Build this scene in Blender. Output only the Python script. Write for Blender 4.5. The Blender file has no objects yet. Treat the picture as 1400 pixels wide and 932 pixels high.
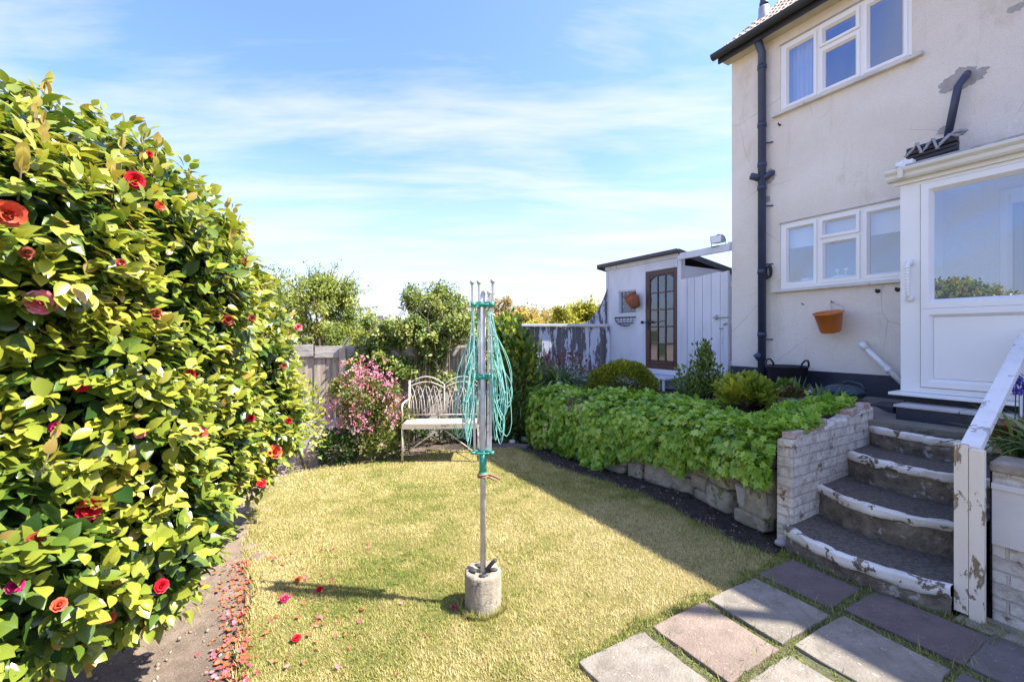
import bpy, bmesh, math, random
import numpy as np
from mathutils import Vector, Matrix
R = math.radians
random.seed(7); rng = np.random.default_rng(11)
SC = bpy.context.scene; COL = SC.collection
# ------------------------------------------------------------------ frames
F, EYE, HZ, CX = 590.0, 1.6, 459.0, 700.0          # lens in photo pixels, eye height, horizon row
UX, UY, VX, VY = -.505, .863, .863, .505           # house axes: u away along the wall, v towards the house
def W(u, v, z=0.0): return Vector((u*UX+v*VX, u*UY+v*VY, z))
def at(px, py, Y): return Vector(((px-CX)/F*Y, Y, EYE-(py-HZ)/F*Y))
def onv(px, py, v):
    a = (px-CX)/F; u = v*(VX-a*VY)/(a*UY-UX); p = W(u, v); return Vector((p.x, p.y, EYE-(py-HZ)/F*p.y))
def gnd(px, py, z=0.0):
    Y = F*(EYE-z)/(py-HZ); return Vector(((px-CX)/F*Y, Y, z))
# ------------------------------------------------------------------ numpy noise
def _h(ix, iy, iz):
    n = (ix*374761393 + iy*668265263 + iz*2147483647*3 + 12345) & 0x7fffffff
    n = ((n ^ (n >> 13))*1274126177) & 0x7fffffff
    return ((n ^ (n >> 16)) & 0xffff)/65535.0
def vnoise(p):
    p = np.asarray(p, float); i = np.floor(p).astype(np.int64); f = p-i; f = f*f*(3-2*f); r = 0
    for dx in (0, 1):
        for dy in (0, 1):
            for dz in (0, 1):
                w = (f[:, 0] if dx else 1-f[:, 0])*(f[:, 1] if dy else 1-f[:, 1])*(f[:, 2] if dz else 1-f[:, 2])
                r = r + w*_h(i[:, 0]+dx, i[:, 1]+dy, i[:, 2]+dz)
    return r
def fbm(p, o=3):
    r = 0; a = .5
    for k in range(o): r = r+a*vnoise(np.asarray(p)*2**k+7.3*k); a *= .5
    return r/(1-.5**o)
def n3(x, y, z=0.): return float(vnoise(np.array([[x, y, z]]))[0])
# ------------------------------------------------------------------ objects
OFF = {}
def _bb(vs):
    a = np.asarray(vs); return Vector(((a[:, 0].min()+a[:, 0].max())/2, (a[:, 1].min()+a[:, 1].max())/2, a[:, 2].min()))
def link(o, parent, off):
    COL.objects.link(o)
    if parent is not None: o.parent = parent; OFF[o.name] = OFF[parent.name]
    else: o.location = off; OFF[o.name] = off.copy()
    return o
def tag(o, label=None, cat=None, group=None, kind=None):
    for k, x in (('label', label), ('category', cat), ('group', group), ('kind', kind)):
        if x: o[k] = x
    return o
def thing(name, label, cat, loc, group=None):
    o = bpy.data.objects.new(name, None); o.empty_display_size = .1
    link(o, None, Vector(loc)); return tag(o, label, cat, group)
def arrmesh(name, vs, fs, mat, parent=None, smooth=False, rnd=None, n=None):
    """fast mesh from arrays: fs is (m, k) with constant k"""
    vs = np.asarray(vs, np.float32); fs = np.asarray(fs, np.int32)
    off = OFF[parent.name] if parent is not None else _bb(vs)
    vs = vs-np.array(off, np.float32)
    me = bpy.data.meshes.new(name); k = fs.shape[1]
    me.vertices.add(len(vs)); me.vertices.foreach_set('co', vs.ravel())
    me.loops.add(fs.size); me.loops.foreach_set('vertex_index', fs.ravel())
    me.polygons.add(len(fs)); me.polygons.foreach_set('loop_start', np.arange(0, fs.size, k, dtype=np.int32))
    if smooth: me.polygons.foreach_set('use_smooth', np.ones(len(fs), bool))
    if rnd is not None:
        a = me.attributes.new('rnd', 'FLOAT', 'POINT'); a.data.foreach_set('value', np.asarray(rnd, np.float32))
    me.update(); me.validate(); me.materials.append(mat)
    return link(bpy.data.objects.new(name, me), parent, off)
class MB:
    def __init__(s): s.v = []; s.f = []; s.s = []
    def add(s, vs, fs, sm=False):
        b = len(s.v); s.v += [tuple(x) for x in vs]; s.f += [tuple(b+i for i in f) for f in fs]; s.s += [sm]*len(fs); return s
    def hexa(s, a): return s.add(a, [(0, 3, 2, 1), (4, 5, 6, 7), (0, 1, 5, 4), (1, 2, 6, 5), (2, 3, 7, 6), (3, 0, 4, 7)])
    def box(s, x0, x1, y0, y1, z0, z1):
        return s.hexa([(x0, y0, z0), (x1, y0, z0), (x1, y1, z0), (x0, y1, z0), (x0, y0, z1), (x1, y0, z1), (x1, y1, z1), (x0, y1, z1)])
    def ub(s, u0, u1, v0, v1, z0, z1):
        return s.hexa([W(u0, v0, z0), W(u0, v1, z0), W(u1, v1, z0), W(u1, v0, z0), W(u0, v0, z1), W(u0, v1, z1), W(u1, v1, z1), W(u1, v0, z1)])
    def beam(s, p, q, w, h, up=(0, 0, 1)):
        p = Vector(p); q = Vector(q); d = (q-p).normalized(); x = d.cross(Vector(up)).normalized()*w/2; y = x.cross(d).normalized()*h/2
        return s.hexa([p-x-y, p+x-y, p+x+y, p-x+y, q-x-y, q+x-y, q+x+y, q-x+y])
    def tube(s, pts, r, n=8, cap=True, sm=True):
        pts = [Vector(p) for p in pts]; m = len(pts); rs = r if isinstance(r, (list, tuple)) else [r]*m
        vs = []; prev = None
        for i, p in enumerate(pts):
            t = (pts[min(i+1, m-1)]-pts[max(i-1, 0)]).normalized()
            if prev is None:
                a = Vector((0, 0, 1)) if abs(t.z) < .9 else Vector((1, 0, 0)); x = t.cross(a).normalized()
            else: x = (prev-t*prev.dot(t)).normalized()
            prev = x; y = t.cross(x)
            for k in range(n):
                an = 2*math.pi*k/n; vs.append(p+(x*math.cos(an)+y*math.sin(an))*rs[i])
        fs = [(i*n+k, i*n+(k+1) % n, (i+1)*n+(k+1) % n, (i+1)*n+k) for i in range(m-1) for k in range(n)]
        s.add(vs, fs, sm)
        if cap: s.add(vs[:n], [tuple(range(n-1, -1, -1))]); s.add(vs[-n:], [tuple(range(n))])
        return s
    def lathe(s, prof, c, n=24, axis=(0, 0, 1), sm=True):
        ax = Vector(axis).normalized(); a = Vector((1, 0, 0)) if abs(ax.x) < .9 else Vector((0, 1, 0))
        x = (a-ax*a.dot(ax)).normalized(); y = ax.cross(x); c = Vector(c); vs = []
        for r, z in prof:
            for k in range(n):
                t = 2*math.pi*k/n; vs.append(c+ax*z+(x*math.cos(t)+y*math.sin(t))*r)
        m = len(prof); fs = [(i*n+k, i*n+(k+1) % n, (i+1)*n+(k+1) % n, (i+1)*n+k) for i in range(m-1) for k in range(n)]
        return s.add(vs, fs, sm)
    def ell(s, c, r, n=14, m=8, ax=None):
        vs = []; M = ax or Matrix.Identity(3); c = Vector(c)
        for i in range(m+1):
            ph = math.pi*i/m
            for k in range(n):
                t = 2*math.pi*k/n
                vs.append(c+M @ Vector((r[0]*math.sin(ph)*math.cos(t), r[1]*math.sin(ph)*math.sin(t), r[2]*math.cos(ph))))
        return s.add(vs, [(i*n+k, (i+1)*n+k, (i+1)*n+(k+1) % n, i*n+(k+1) % n) for i in range(m) for k in range(n)], True)
    def prism(s, poly, z0, z1):
        n = len(poly); g = lambda z, i: z[i] if isinstance(z, (list, tuple)) else z
        vs = [(p[0], p[1], g(z0, i)) for i, p in enumerate(poly)]+[(p[0], p[1], g(z1, i)) for i, p in enumerate(poly)]
        return s.add(vs, [tuple(range(n-1, -1, -1)), tuple(range(n, 2*n))]+[(i, (i+1) % n, n+(i+1) % n, n+i) for i in range(n)])
    def sheet(s, pts, d):
        """polygon of 3-D points extruded by vector d"""
        d = Vector(d); n = len(pts); vs = [Vector(p) for p in pts]; vs += [p+d for p in vs]
        return s.add(vs, [tuple(range(n-1, -1, -1)), tuple(range(n, 2*n))]+[(i, (i+1) % n, n+(i+1) % n, n+i) for i in range(n)])
    def frame(s, u0, u1, z0, z1, w, v0, v1, ch=.35):
        """rectangular frame in the wall plane; front at v0, back at v1, inner edge chamfered"""
        def ring(i, v): return [W(u0+i, v, z0+i), W(u1-i, v, z0+i), W(u1-i, v, z1-i), W(u0+i, v, z1-i)]
        vs = ring(0, v1)+ring(0, v0)+ring(w*(1-ch), v0)+ring(w, v0+(v1-v0)*.6)+ring(w, v1)
        return s.add(vs, [(a*4+i, a*4+(i+1) % 4, (a+1)*4+(i+1) % 4, (a+1)*4+i) for a in range(4) for i in range(4)]+[(16+i, 16+(i+1) % 4, (i+1) % 4, i) for i in range(4)])
    def build(s, name, mat, parent=None, bevel=0, seg=2, jitter=0):
        off = OFF[parent.name] if parent is not None else _bb(s.v)
        me = bpy.data.meshes.new(name); me.from_pydata([tuple(Vector(x)-off) for x in s.v], [], s.f)
        me.polygons.foreach_set('use_smooth', s.s)
        bm = bmesh.new(); bm.from_mesh(me); bmesh.ops.remove_doubles(bm, verts=bm.verts, dist=1e-5); bmesh.ops.recalc_face_normals(bm, faces=bm.faces)
        if jitter:
            for x in bm.verts: x.co += Vector((random.gauss(0, jitter), random.gauss(0, jitter), random.gauss(0, jitter)))
        bm.to_mesh(me); bm.free(); me.materials.append(mat)
        o = link(bpy.data.objects.new(name, me), parent, off)
        if bevel:
            b = o.modifiers.new('bevel', 'BEVEL'); b.width = bevel; b.segments = seg; b.limit_method = 'ANGLE'; b.angle_limit = R(40)
        return o
# ------------------------------------------------------------------ materials
def new(name):
    m = bpy.data.materials.new(name); m.use_nodes = True; nt = m.node_tree; b = nt.nodes['Principled BSDF']; return m, nt, b
def nd(nt, t, **k):
    n = nt.nodes.new('ShaderNode'+t)
    for a, x in k.items():
        if hasattr(n, a): setattr(n, a, x)
        else: n.inputs[a].default_value = x
    return n
def noise(nt, scale, detail=4, rough=.6, stretch=None, dist=0, coord='Object'):
    tc = nd(nt, 'TexCoord'); out = tc.outputs[coord]
    if stretch:
        mp = nd(nt, 'Mapping'); mp.inputs['Scale'].default_value = stretch; nt.links.new(out, mp.inputs[0]); out = mp.outputs[0]
    n = nd(nt, 'TexNoise'); n.inputs['Scale'].default_value = scale; n.inputs['Detail'].default_value = detail
    n.inputs['Roughness'].default_value = rough; n.inputs['Distortion'].default_value = dist
    nt.links.new(out, n.inputs['Vector']); return n.outputs['Fac']
def ramp(nt, fac, stops, const=False):
    r = nd(nt, 'ValToRGB'); e = r.color_ramp.elements
    if const: r.color_ramp.interpolation = 'CONSTANT'
    while len(e) < len(stops): e.new(.5)
    for i, (p, c) in enumerate(stops): e[i].position = p; e[i].color = (*c, 1) if len(c) == 3 else c
    nt.links.new(fac, r.inputs[0]); return r.outputs[0]
def mix(nt, fac, a, b, mode='MIX'):
    m = nd(nt, 'MixRGB', blend_type=mode)
    for i, x in ((0, fac), (1, a), (2, b)):
        if isinstance(x, (int, float)): m.inputs[i].default_value = x if i == 0 else (x, x, x, 1)
        elif isinstance(x, tuple): m.inputs[i].default_value = (*x, 1)
        else: nt.links.new(x, m.inputs[i])
    return m.outputs[0]
def bump(nt, b, h, strength=.4, dist=.01):
    n = nd(nt, 'Bump'); n.inputs['Strength'].default_value = strength; n.inputs['Distance'].default_value = dist
    nt.links.new(h, n.inputs['Height']); nt.links.new(n.outputs[0], b.inputs['Normal'])
def g3(c, k): return tuple(min(1, x*k) for x in c)
def pm(name, c, c2=None, scale=6, rough=.6, bs=60, bd=.004, bst=.5, metal=0, spec=.5, stretch=None, spots=None, spot_c=None, spot_scale=30, detail=5):
    m, nt, b = new(name); c2 = c2 or g3(c, .75)
    col = ramp(nt, noise(nt, scale, detail, .6, stretch), [(.3, c2), (.7, c)])
    if spots is not None:
        msk = ramp(nt, noise(nt, spot_scale, 6, .65, stretch), [(spots, (0, 0, 0)), (spots+.05, (1, 1, 1))]); col = mix(nt, msk, col, spot_c)
    nt.links.new(col, b.inputs['Base Color']); b.inputs['Roughness'].default_value = rough; b.inputs['Metallic'].default_value = metal
    b.inputs['Specular IOR Level'].default_value = spec
    if bst: bump(nt, b, noise(nt, bs, 4, .6, stretch), bst, bd)
    return m
def foliage(name, stops, rough=.45, spec=.4, trans=.3, tcol=1.4, noise_mix=.0):
    m, nt, b = new(name); at_ = nd(nt, 'Attribute', attribute_name='rnd')
    col = ramp(nt, at_.outputs['Fac'], stops); nt.links.new(col, b.inputs['Base Color'])
    b.inputs['Roughness'].default_value = rough; b.inputs['Specular IOR Level'].default_value = spec
    if trans:
        t = nd(nt, 'BsdfTranslucent'); c2 = mix(nt, 1., col, (tcol, tcol, tcol*.6), 'MULTIPLY'); nt.links.new(c2, t.inputs[0])
        mx = nd(nt, 'MixShader'); mx.inputs[0].default_value = trans
        nt.links.new(b.outputs[0], mx.inputs[1]); nt.links.new(t.outputs[0], mx.inputs[2])
        nt.links.new(mx.outputs[0], nt.nodes['Material Output'].inputs[0])
    return m
def peel(name, paint, under, amount, stretch, scale=6, dirt=(.35, .33, .33)):
    """old paint: flakes off in patches with a height step, grime streaks"""
    m, nt, b = new(name); f = noise(nt, scale, 8, .68, stretch, .3)
    pc = mix(nt, ramp(nt, noise(nt, 3, 6, .6, (1, 1, .4)), [(.42, (0, 0, 0)), (.75, (.55, .55, .55))]), paint, dirt)
    uc = ramp(nt, noise(nt, 30, 5, .6, stretch), [(.3, g3(under, .6)), (.7, g3(under, 1.3))])
    k = ramp(nt, f, [(amount, (0, 0, 0)), (amount+.015, (1, 1, 1))])
    nt.links.new(mix(nt, k, uc, pc), b.inputs['Base Color']); b.inputs['Roughness'].default_value = .65
    h = mix(nt, .25, k, noise(nt, 80, 4, .6, stretch)); bump(nt, b, h, .6, .003); return m
M = {}
def render_wall():
    m, nt, b = new('painted_render')
    base = ramp(nt, noise(nt, 1.3, 5, .6), [(.3, (.76, .68, .58)), (.7, (.86, .80, .71))])
    tc = nd(nt, 'TexCoord'); sp = nd(nt, 'SeparateXYZ'); nt.links.new(tc.outputs['Object'], sp.inputs[0])
    stain = ramp(nt, noise(nt, 2.2, 8, .7, (1, 1, .55)), [(.56, (0, 0, 0)), (.72, (.5, .5, .5))])
    c = mix(nt, stain, base, (.5, .42, .3))
    specks = ramp(nt, noise(nt, 9, 8, .75), [(.68, (0, 0, 0)), (.74, (.55, .55, .55))]); c = mix(nt, specks, c, (.3, .28, .25))
    grain = ramp(nt, noise(nt, 160, 3, .7), [(.38, (.8, .8, .8)), (.55, (1, 1, 1))]); c = mix(nt, 1., c, grain, 'MULTIPLY')
    streak = ramp(nt, noise(nt, 6, 6, .7, (1.6, 1.6, .13)), [(.58, (0, 0, 0)), (.8, (.38, .38, .38))]); c = mix(nt, streak, c, (.44, .39, .31))
    crk = nd(nt, 'TexVoronoi', feature='DISTANCE_TO_EDGE'); crk.inputs['Scale'].default_value = .9; dn = nd(nt, 'TexNoise'); dn.inputs['Scale'].default_value = 3; dn.inputs['Detail'].default_value = 6
    dm = nd(nt, 'VectorMath', operation='MULTIPLY_ADD'); nt.links.new(dn.outputs['Color'], dm.inputs[0]); dm.inputs[1].default_value = (.7, .7, .7); nt.links.new(tc.outputs['Object'], dm.inputs[2]); nt.links.new(dm.outputs[0], crk.inputs['Vector'])
    ck = ramp(nt, crk.outputs['Distance'], [(0, (.5, .5, .5)), (.006, (0, 0, 0))]); on = ramp(nt, noise(nt, .8, 3), [(.5, (0, 0, 0)), (.6, (1, 1, 1))]); c = mix(nt, mix(nt, 1., ck, on, 'MULTIPLY'), c, (.3, .27, .23))
    nt.links.new(c, b.inputs['Base Color']); b.inputs['Roughness'].default_value = .85
    bump(nt, b, mix(nt, .35, noise(nt, 110, 5, .7), noise(nt, 12, 4, .6)), .8, .014); return m
M['render'] = render_wall()
M['plinth'] = pm('plinth_paint', (.03, .035, .055), (.016, .018, .03), 5, .5, 60, .004, .5, spots=.68, spot_c=(.2, .19, .18), spot_scale=9)
M['upvc'] = pm('white_upvc', (.84, .83, .81), (.79, .78, .76), 2, .28, 30, .001, .1)
M['sill'] = peel('sill_paint', (.62, .6, .55), (.3, .28, .25), .36, (1, 1, 1), 8)
M['pipe'] = pm('pipe_paint', (.05, .065, .12), (.03, .04, .08), 3, .4, 40, .002, .3)
M['gutter'] = pm('gutter_paint', (.035, .035, .04), (.02, .02, .02), 4, .4, 40, .002, .3)
M['gutter_w'] = pm('white_gutter', (.74, .72, .65), (.66, .63, .54), 3, .35, 30, .001, .1)
M['soffit'] = pm('soffit_paint', (.62, .56, .42), (.5, .44, .32), 4, .7, 30, .003, .3)
M['tile'] = pm('roof_tile', (.33, .26, .2), (.2, .16, .13), 5, .85, 70, .006, .7, spots=.56, spot_c=(.45, .43, .33), spot_scale=14)
M['lead'] = pm('lead', (.42, .42, .43), (.3, .3, .32), 7, .5, 40, .003, .4)
M['steel'] = pm('galvanised', (.55, .56, .58), (.4, .41, .42), 12, .4, 60, .001, .3, metal=.6)
M['alu'] = pm('weathered_aluminium', (.62, .6, .58), (.4, .38, .36), 20, .5, 90, .001, .3, metal=.1)
M['black'] = pm('black_plastic', (.02, .02, .024), (.012, .012, .015), 6, .45, 60, .002, .3)
M['teal'] = pm('dark_teal_plastic', (.02, .05, .07), (.012, .03, .045), 6, .35, 60, .001, .2)
M['orange'] = pm('orange_plastic', (.62, .19, .035), (.5, .14, .025), 6, .45, 60, .001, .2)
M['terra'] = pm('terracotta', (.38, .13, .055), (.27, .085, .04), 8, .75, 60, .003, .4)
M['green_pl'] = pm('green_plastic', (.05, .36, .26), (.03, .26, .19), 8, .4, 50, .001, .2)
M['line'] = pm('washing_line', (.38, .68, .58), (.1, .42, .34), 25, .5, 90, .0005, .1)
M['conc'] = pm('concrete', (.36, .31, .235), (.2, .165, .12), 8, .9, 60, .008, .8, spots=.6, spot_c=(.12, .12, .08), spot_scale=11)
M['tread'] = pm('tread_concrete', (.16, .135, .105), (.052, .046, .04), 38, .92, 70, .012, 1., spots=.60, spot_c=(.27, .25, .23), spot_scale=60)
M['riser'] = pm('riser_concrete', (.27, .225, .165), (.085, .07, .05), 9, .95, 35, .025, 1., spots=.58, spot_c=(.42, .38, .33), spot_scale=13)
M['nosing'] = peel('nosing_paint', (.78, .73, .66), (.17, .135, .095), .43, (1, 1, 1), 8, (.36, .33, .28))
M['post'] = peel('post_paint', (.80, .71, .58), (.26, .19, .11), .415, (1.6, 1.6, .7), 6, (.55, .48, .4))
M['rail'] = peel('rail_paint', (.78, .75, .71), (.35, .33, .32), .40, (1, 1, 1), 9)
M['white_wood'] = peel('white_wood', (.66, .665, .7), (.2, .19, .2), .335, (3, 3, .35), 4, (.45, .45, .48))
M['white_render'] = peel('white_shed_render', (.7, .7, .73), (.36, .34, .36), .3, (1, 1, 1), 5, (.45, .44, .46))
M['peeled'] = peel('peeling_fence', (.62, .63, .7), (.13, .12, .13), .5, (4.2, 4.2, .75), 1.5, (.45, .45, .5))
M['old_wood'] = pm('weathered_wood', (.47, .385, .3), (.2, .155, .12), 4, .85, 30, .006, .8, stretch=(6, 6, .6))
M['old_wood_h'] = pm('weathered_plank', (.46, .42, .38), (.2, .18, .16), 4, .85, 30, .006, .8, stretch=(1, 1, 7), spots=.6, spot_c=(.13, .12, .11), spot_scale=5)
M['brown'] = pm('brown_door', (.09, .035, .025), (.05, .02, .015), 6, .4, 40, .002, .3, stretch=(3, 3, .5))
M['felt'] = pm('roof_felt', (.09, .095, .105), (.06, .06, .065), 9, .8, 90, .004, .6)
M['bench'] = peel('bench_paint', (.5, .43, .32), (.25, .15, .1), .42, (1, 1, 1), 16)
M['iron'] = pm('dark_iron', (.04, .035, .035), (.02, .02, .02), 20, .6, 60, .001, .3)
M['glaze'] = pm('cream_glaze', (.62, .5, .34), (.55, .42, .27), 5, .2, 30, .001, .1)
M['glaze_b'] = pm('brown_glaze', (.2, .07, .02), (.12, .04, .012), 6, .15, 30, .001, .1)
M['china'] = pm('white_china', (.8, .8, .78), (.77, .77, .75), 3, .25, 30, .0005, .05)
M['blind'] = pm('blind', (.7, .7, .68), (.66, .66, .64), 3, .8, 60, .001, .2)
M['room'] = pm('room_wall', (.22, .27, .36), (.18, .22, .3), 2, .9, 30, .001, .1)
M['bark'] = pm('bark', (.14, .1, .07), (.07, .05, .035), 9, .9, 25, .01, .9, stretch=(3, 3, .7))
M['twig'] = pm('twig', (.16, .13, .06), (.09, .07, .04), 9, .8, 40, .002, .4)
M['stone'] = pm('rubble_stone', (.46, .4, .3), (.2, .18, .12), 7, .9, 22, .02, .9, spots=.56, spot_c=(.13, .14, .05), spot_scale=9)
M['pebble'] = pm('pale_pebble', (.5, .47, .43), (.36, .34, .31), 9, .8, 30, .004, .5)
M['rope'] = pm('strap', (.3, .17, .09), (.2, .12, .07), 20, .8, 80, .002, .5)
M['scallop'] = pm('scallop_edging', (.58, .58, .58), (.38, .38, .37), 9, .8, 40, .004, .5)
def brick_mat(name, c1, c2, mort, flake):
    m, nt, b = new(name); tc = nd(nt, 'TexCoord'); sp = nd(nt, 'SeparateXYZ'); nt.links.new(tc.outputs['Object'], sp.inputs[0])
    def lin(a, bb):
        m1 = nd(nt, 'Math', operation='MULTIPLY'); m1.inputs[1].default_value = a; nt.links.new(sp.outputs[0], m1.inputs[0])
        m2 = nd(nt, 'Math', operation='MULTIPLY'); m2.inputs[1].default_value = bb; nt.links.new(sp.outputs[1], m2.inputs[0])
        s = nd(nt, 'Math', operation='ADD'); nt.links.new(m1.outputs[0], s.inputs[0]); nt.links.new(m2.outputs[0], s.inputs[1]); return s.outputs[0]
    s = nd(nt, 'Math', operation='ADD'); nt.links.new(lin(VX+UX, VY+UY), s.inputs[0]); s.inputs[1].default_value = .03
    cb = nd(nt, 'CombineXYZ'); nt.links.new(s.outputs[0], cb.inputs[0]); nt.links.new(sp.outputs[2], cb.inputs[1])
    dn = nd(nt, 'TexNoise'); dn.inputs['Scale'].default_value = 9; nt.links.new(tc.outputs['Object'], dn.inputs['Vector'])
    dm = nd(nt, 'VectorMath', operation='MULTIPLY_ADD'); nt.links.new(dn.outputs['Color'], dm.inputs[0]); dm.inputs[1].default_value = (.028, .022, 0); nt.links.new(cb.outputs[0], dm.inputs[2])
    br = nd(nt, 'TexBrick'); nt.links.new(dm.outputs[0], br.inputs['Vector']); br.inputs['Scale'].default_value = 1
    br.inputs['Brick Width'].default_value = .225; br.inputs['Row Height'].default_value = .075; br.inputs['Mortar Size'].default_value = .008
    br.inputs['Mortar Smooth'].default_value = .4
    br.inputs['Color1'].default_value = (*c1, 1); br.inputs['Color2'].default_value = (*c2, 1); br.inputs['Mortar'].default_value = (*mort, 1)
    fl = ramp(nt, noise(nt, 7, 7, .7), [(flake, (0, 0, 0)), (flake+.03, (1, 1, 1))])
    red = ramp(nt, noise(nt, 5, 3), [(.4, (.25, .1, .06)), (.6, (.2, .17, .12))])
    dirt = ramp(nt, noise(nt, 14, 7, .7), [(.45, (0, 0, 0)), (.68, (.9, .9, .9))])
    c = mix(nt, dirt, br.outputs[0], (.3, .25, .2)); c = mix(nt, fl, c, red)
    nt.links.new(c, b.inputs['Base Color']); b.inputs['Roughness'].default_value = .85
    inv = nd(nt, 'Invert'); nt.links.new(br.outputs['Fac'], inv.inputs[1])
    bump(nt, b, mix(nt, .45, inv.outputs[0], noise(nt, 30, 6, .7)), .9, .016); return m
M['brick'] = brick_mat('painted_brick', (.74, .68, .58), (.6, .54, .45), (.54, .48, .4), .60)
def slab_mat(name, c, c2):
    m = pm(name, c, c2, 7, .9, 90, .008, .9, spots=.62, spot_c=g3(c, 1.7), spot_scale=48, detail=10); nt = m.node_tree; b = nt.nodes['Principled BSDF']
    l = b.inputs['Base Color'].links[0]; k = ramp(nt, noise(nt, 4.5, 9, .75, None, .4), [(.52, (0, 0, 0)), (.68, (.75, .75, .75))]); k2 = ramp(nt, noise(nt, 1.7, 5, .7), [(.45, (0, 0, 0)), (.7, (.6, .6, .6))])
    c3 = mix(nt, k, l.from_socket, (.085, .08, .05)); c3 = mix(nt, k2, c3, g3(c, .55)); nt.links.new(c3, b.inputs['Base Color']); return m
M['slab_g'] = slab_mat('slab_grey', (.28, .245, .195), (.15, .128, .1)); M['slab_p'] = slab_mat('slab_pink', (.28, .21, .16), (.16, .118, .092))
M['slab_d'] = slab_mat('slab_plum', (.165, .125, .115), (.085, .066, .062)); M['slab_k'] = slab_mat('slab_dark', (.16, .14, .125), (.09, .08, .075))
def glass(name, refl=.36, tint=(.75, .8, .88)):
    m, nt, b = new(name); nt.nodes.remove(b)
    t = nd(nt, 'BsdfTransparent'); t.inputs[0].default_value = (*tint, 1); g = nd(nt, 'BsdfGlossy'); g.inputs['Roughness'].default_value = .008; g.inputs[0].default_value = (.82, .88, 1., 1)
    lw = nd(nt, 'LayerWeight'); lw.inputs[0].default_value = .35; mr = nd(nt, 'MapRange'); nt.links.new(lw.outputs['Facing'], mr.inputs[0]); mr.inputs[3].default_value = refl*.7; mr.inputs[4].default_value = min(1, refl*1.8)
    mx = nd(nt, 'MixShader'); nt.links.new(mr.outputs[0], mx.inputs[0]); nt.links.new(t.outputs[0], mx.inputs[1]); nt.links.new(g.outputs[0], mx.inputs[2])
    nt.links.new(mx.outputs[0], nt.nodes['Material Output'].inputs[0]); return m
M['glass'] = glass('window_glass'); M['glass_d'] = glass('shed_glass', .16, (.6, .65, .72))
def soil_mat():
    m, nt, b = new('garden_soil'); tc = nd(nt, 'TexCoord'); sp = nd(nt, 'SeparateXYZ'); nt.links.new(tc.outputs['Object'], sp.inputs[0])
    dry = ramp(nt, noise(nt, 14, 8, .7), [(.3, (.26, .19, .13)), (.7, (.46, .36, .27))])
    pea = ramp(nt, noise(nt, 25, 8, .75), [(.35, (.035, .026, .022)), (.6, (.075, .058, .05)), (.8, (.13, .1, .08))])
    grn = ramp(nt, noise(nt, .4, 5), [(.3, (.05, .07, .02)), (.7, (.09, .1, .035))])
    k = nd(nt, 'MapRange'); nt.links.new(sp.outputs[0], k.inputs[0]); k.inputs[1].default_value = -1.2; k.inputs[2].default_value = .2
    far = nd(nt, 'MapRange'); nt.links.new(sp.outputs[1], far.inputs[0]); far.inputs[1].default_value = 9; far.inputs[2].default_value = 14
    nt.links.new(mix(nt, far.outputs[0], mix(nt, k.outputs[0], dry, pea), grn), b.inputs['Base Color']); b.inputs['Roughness'].default_value = .95; b.inputs['Specular IOR Level'].default_value = .2
    bump(nt, b, noise(nt, 70, 8, .75), 1., .025); return m
M['soil'] = soil_mat()
M['peat'] = pm('bed_soil', (.09, .07, .058), (.035, .027, .022), 22, .95, 60, .03, 1., spots=.68, spot_c=(.25, .22, .18), spot_scale=60, spec=.2)
M['mossy'] = pm('mossy_joint', (.12, .13, .04), (.06, .05, .03), 12, .95, 60, .02, 1., spots=.6, spot_c=(.2, .2, .06), spot_scale=18)
M['paving'] = pm('yard_concrete', (.24, .21, .17), (.14, .125, .1), 4, .9, 60, .008, .6, spots=.58, spot_c=(.09, .1, .05), spot_scale=6)
def turf_cols(nt, fac):
    return ramp(nt, fac, [(.16, (.17, .23, .045)), (.36, (.35, .34, .09)), (.58, (.5, .43, .16)), (.82, (.64, .54, .27))])
def turf_mat():
    m, nt, b = new('turf_base'); f = mix(nt, .5, noise(nt, 1.1, 4, .6), noise(nt, 60, 6, .8))
    c = mix(nt, 1., turf_cols(nt, f), (.62, .6, .6), 'MULTIPLY')
    nt.links.new(c, b.inputs['Base Color']); b.inputs['Roughness'].default_value = .95; b.inputs['Specular IOR Level'].default_value = .1
    bump(nt, b, noise(nt, 130, 6, .8), 1., .02); return m
M['turf'] = turf_mat()
def blade_mat():
    m, nt, b = new('grass_blades'); a = nd(nt, 'Attribute', attribute_name='rnd')
    c = turf_cols(nt, a.outputs['Fac']); nt.links.new(c, b.inputs['Base Color']); b.inputs['Roughness'].default_value = .7; b.inputs['Specular IOR Level'].default_value = .15
    t = nd(nt, 'BsdfTranslucent'); nt.links.new(c, t.inputs[0]); mx = nd(nt, 'MixShader'); mx.inputs[0].default_value = .35
    nt.links.new(b.outputs[0], mx.inputs[1]); nt.links.new(t.outputs[0], mx.inputs[2]); nt.links.new(mx.outputs[0], nt.nodes['Material Output'].inputs[0]); return m
M['blade'] = blade_mat()
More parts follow.
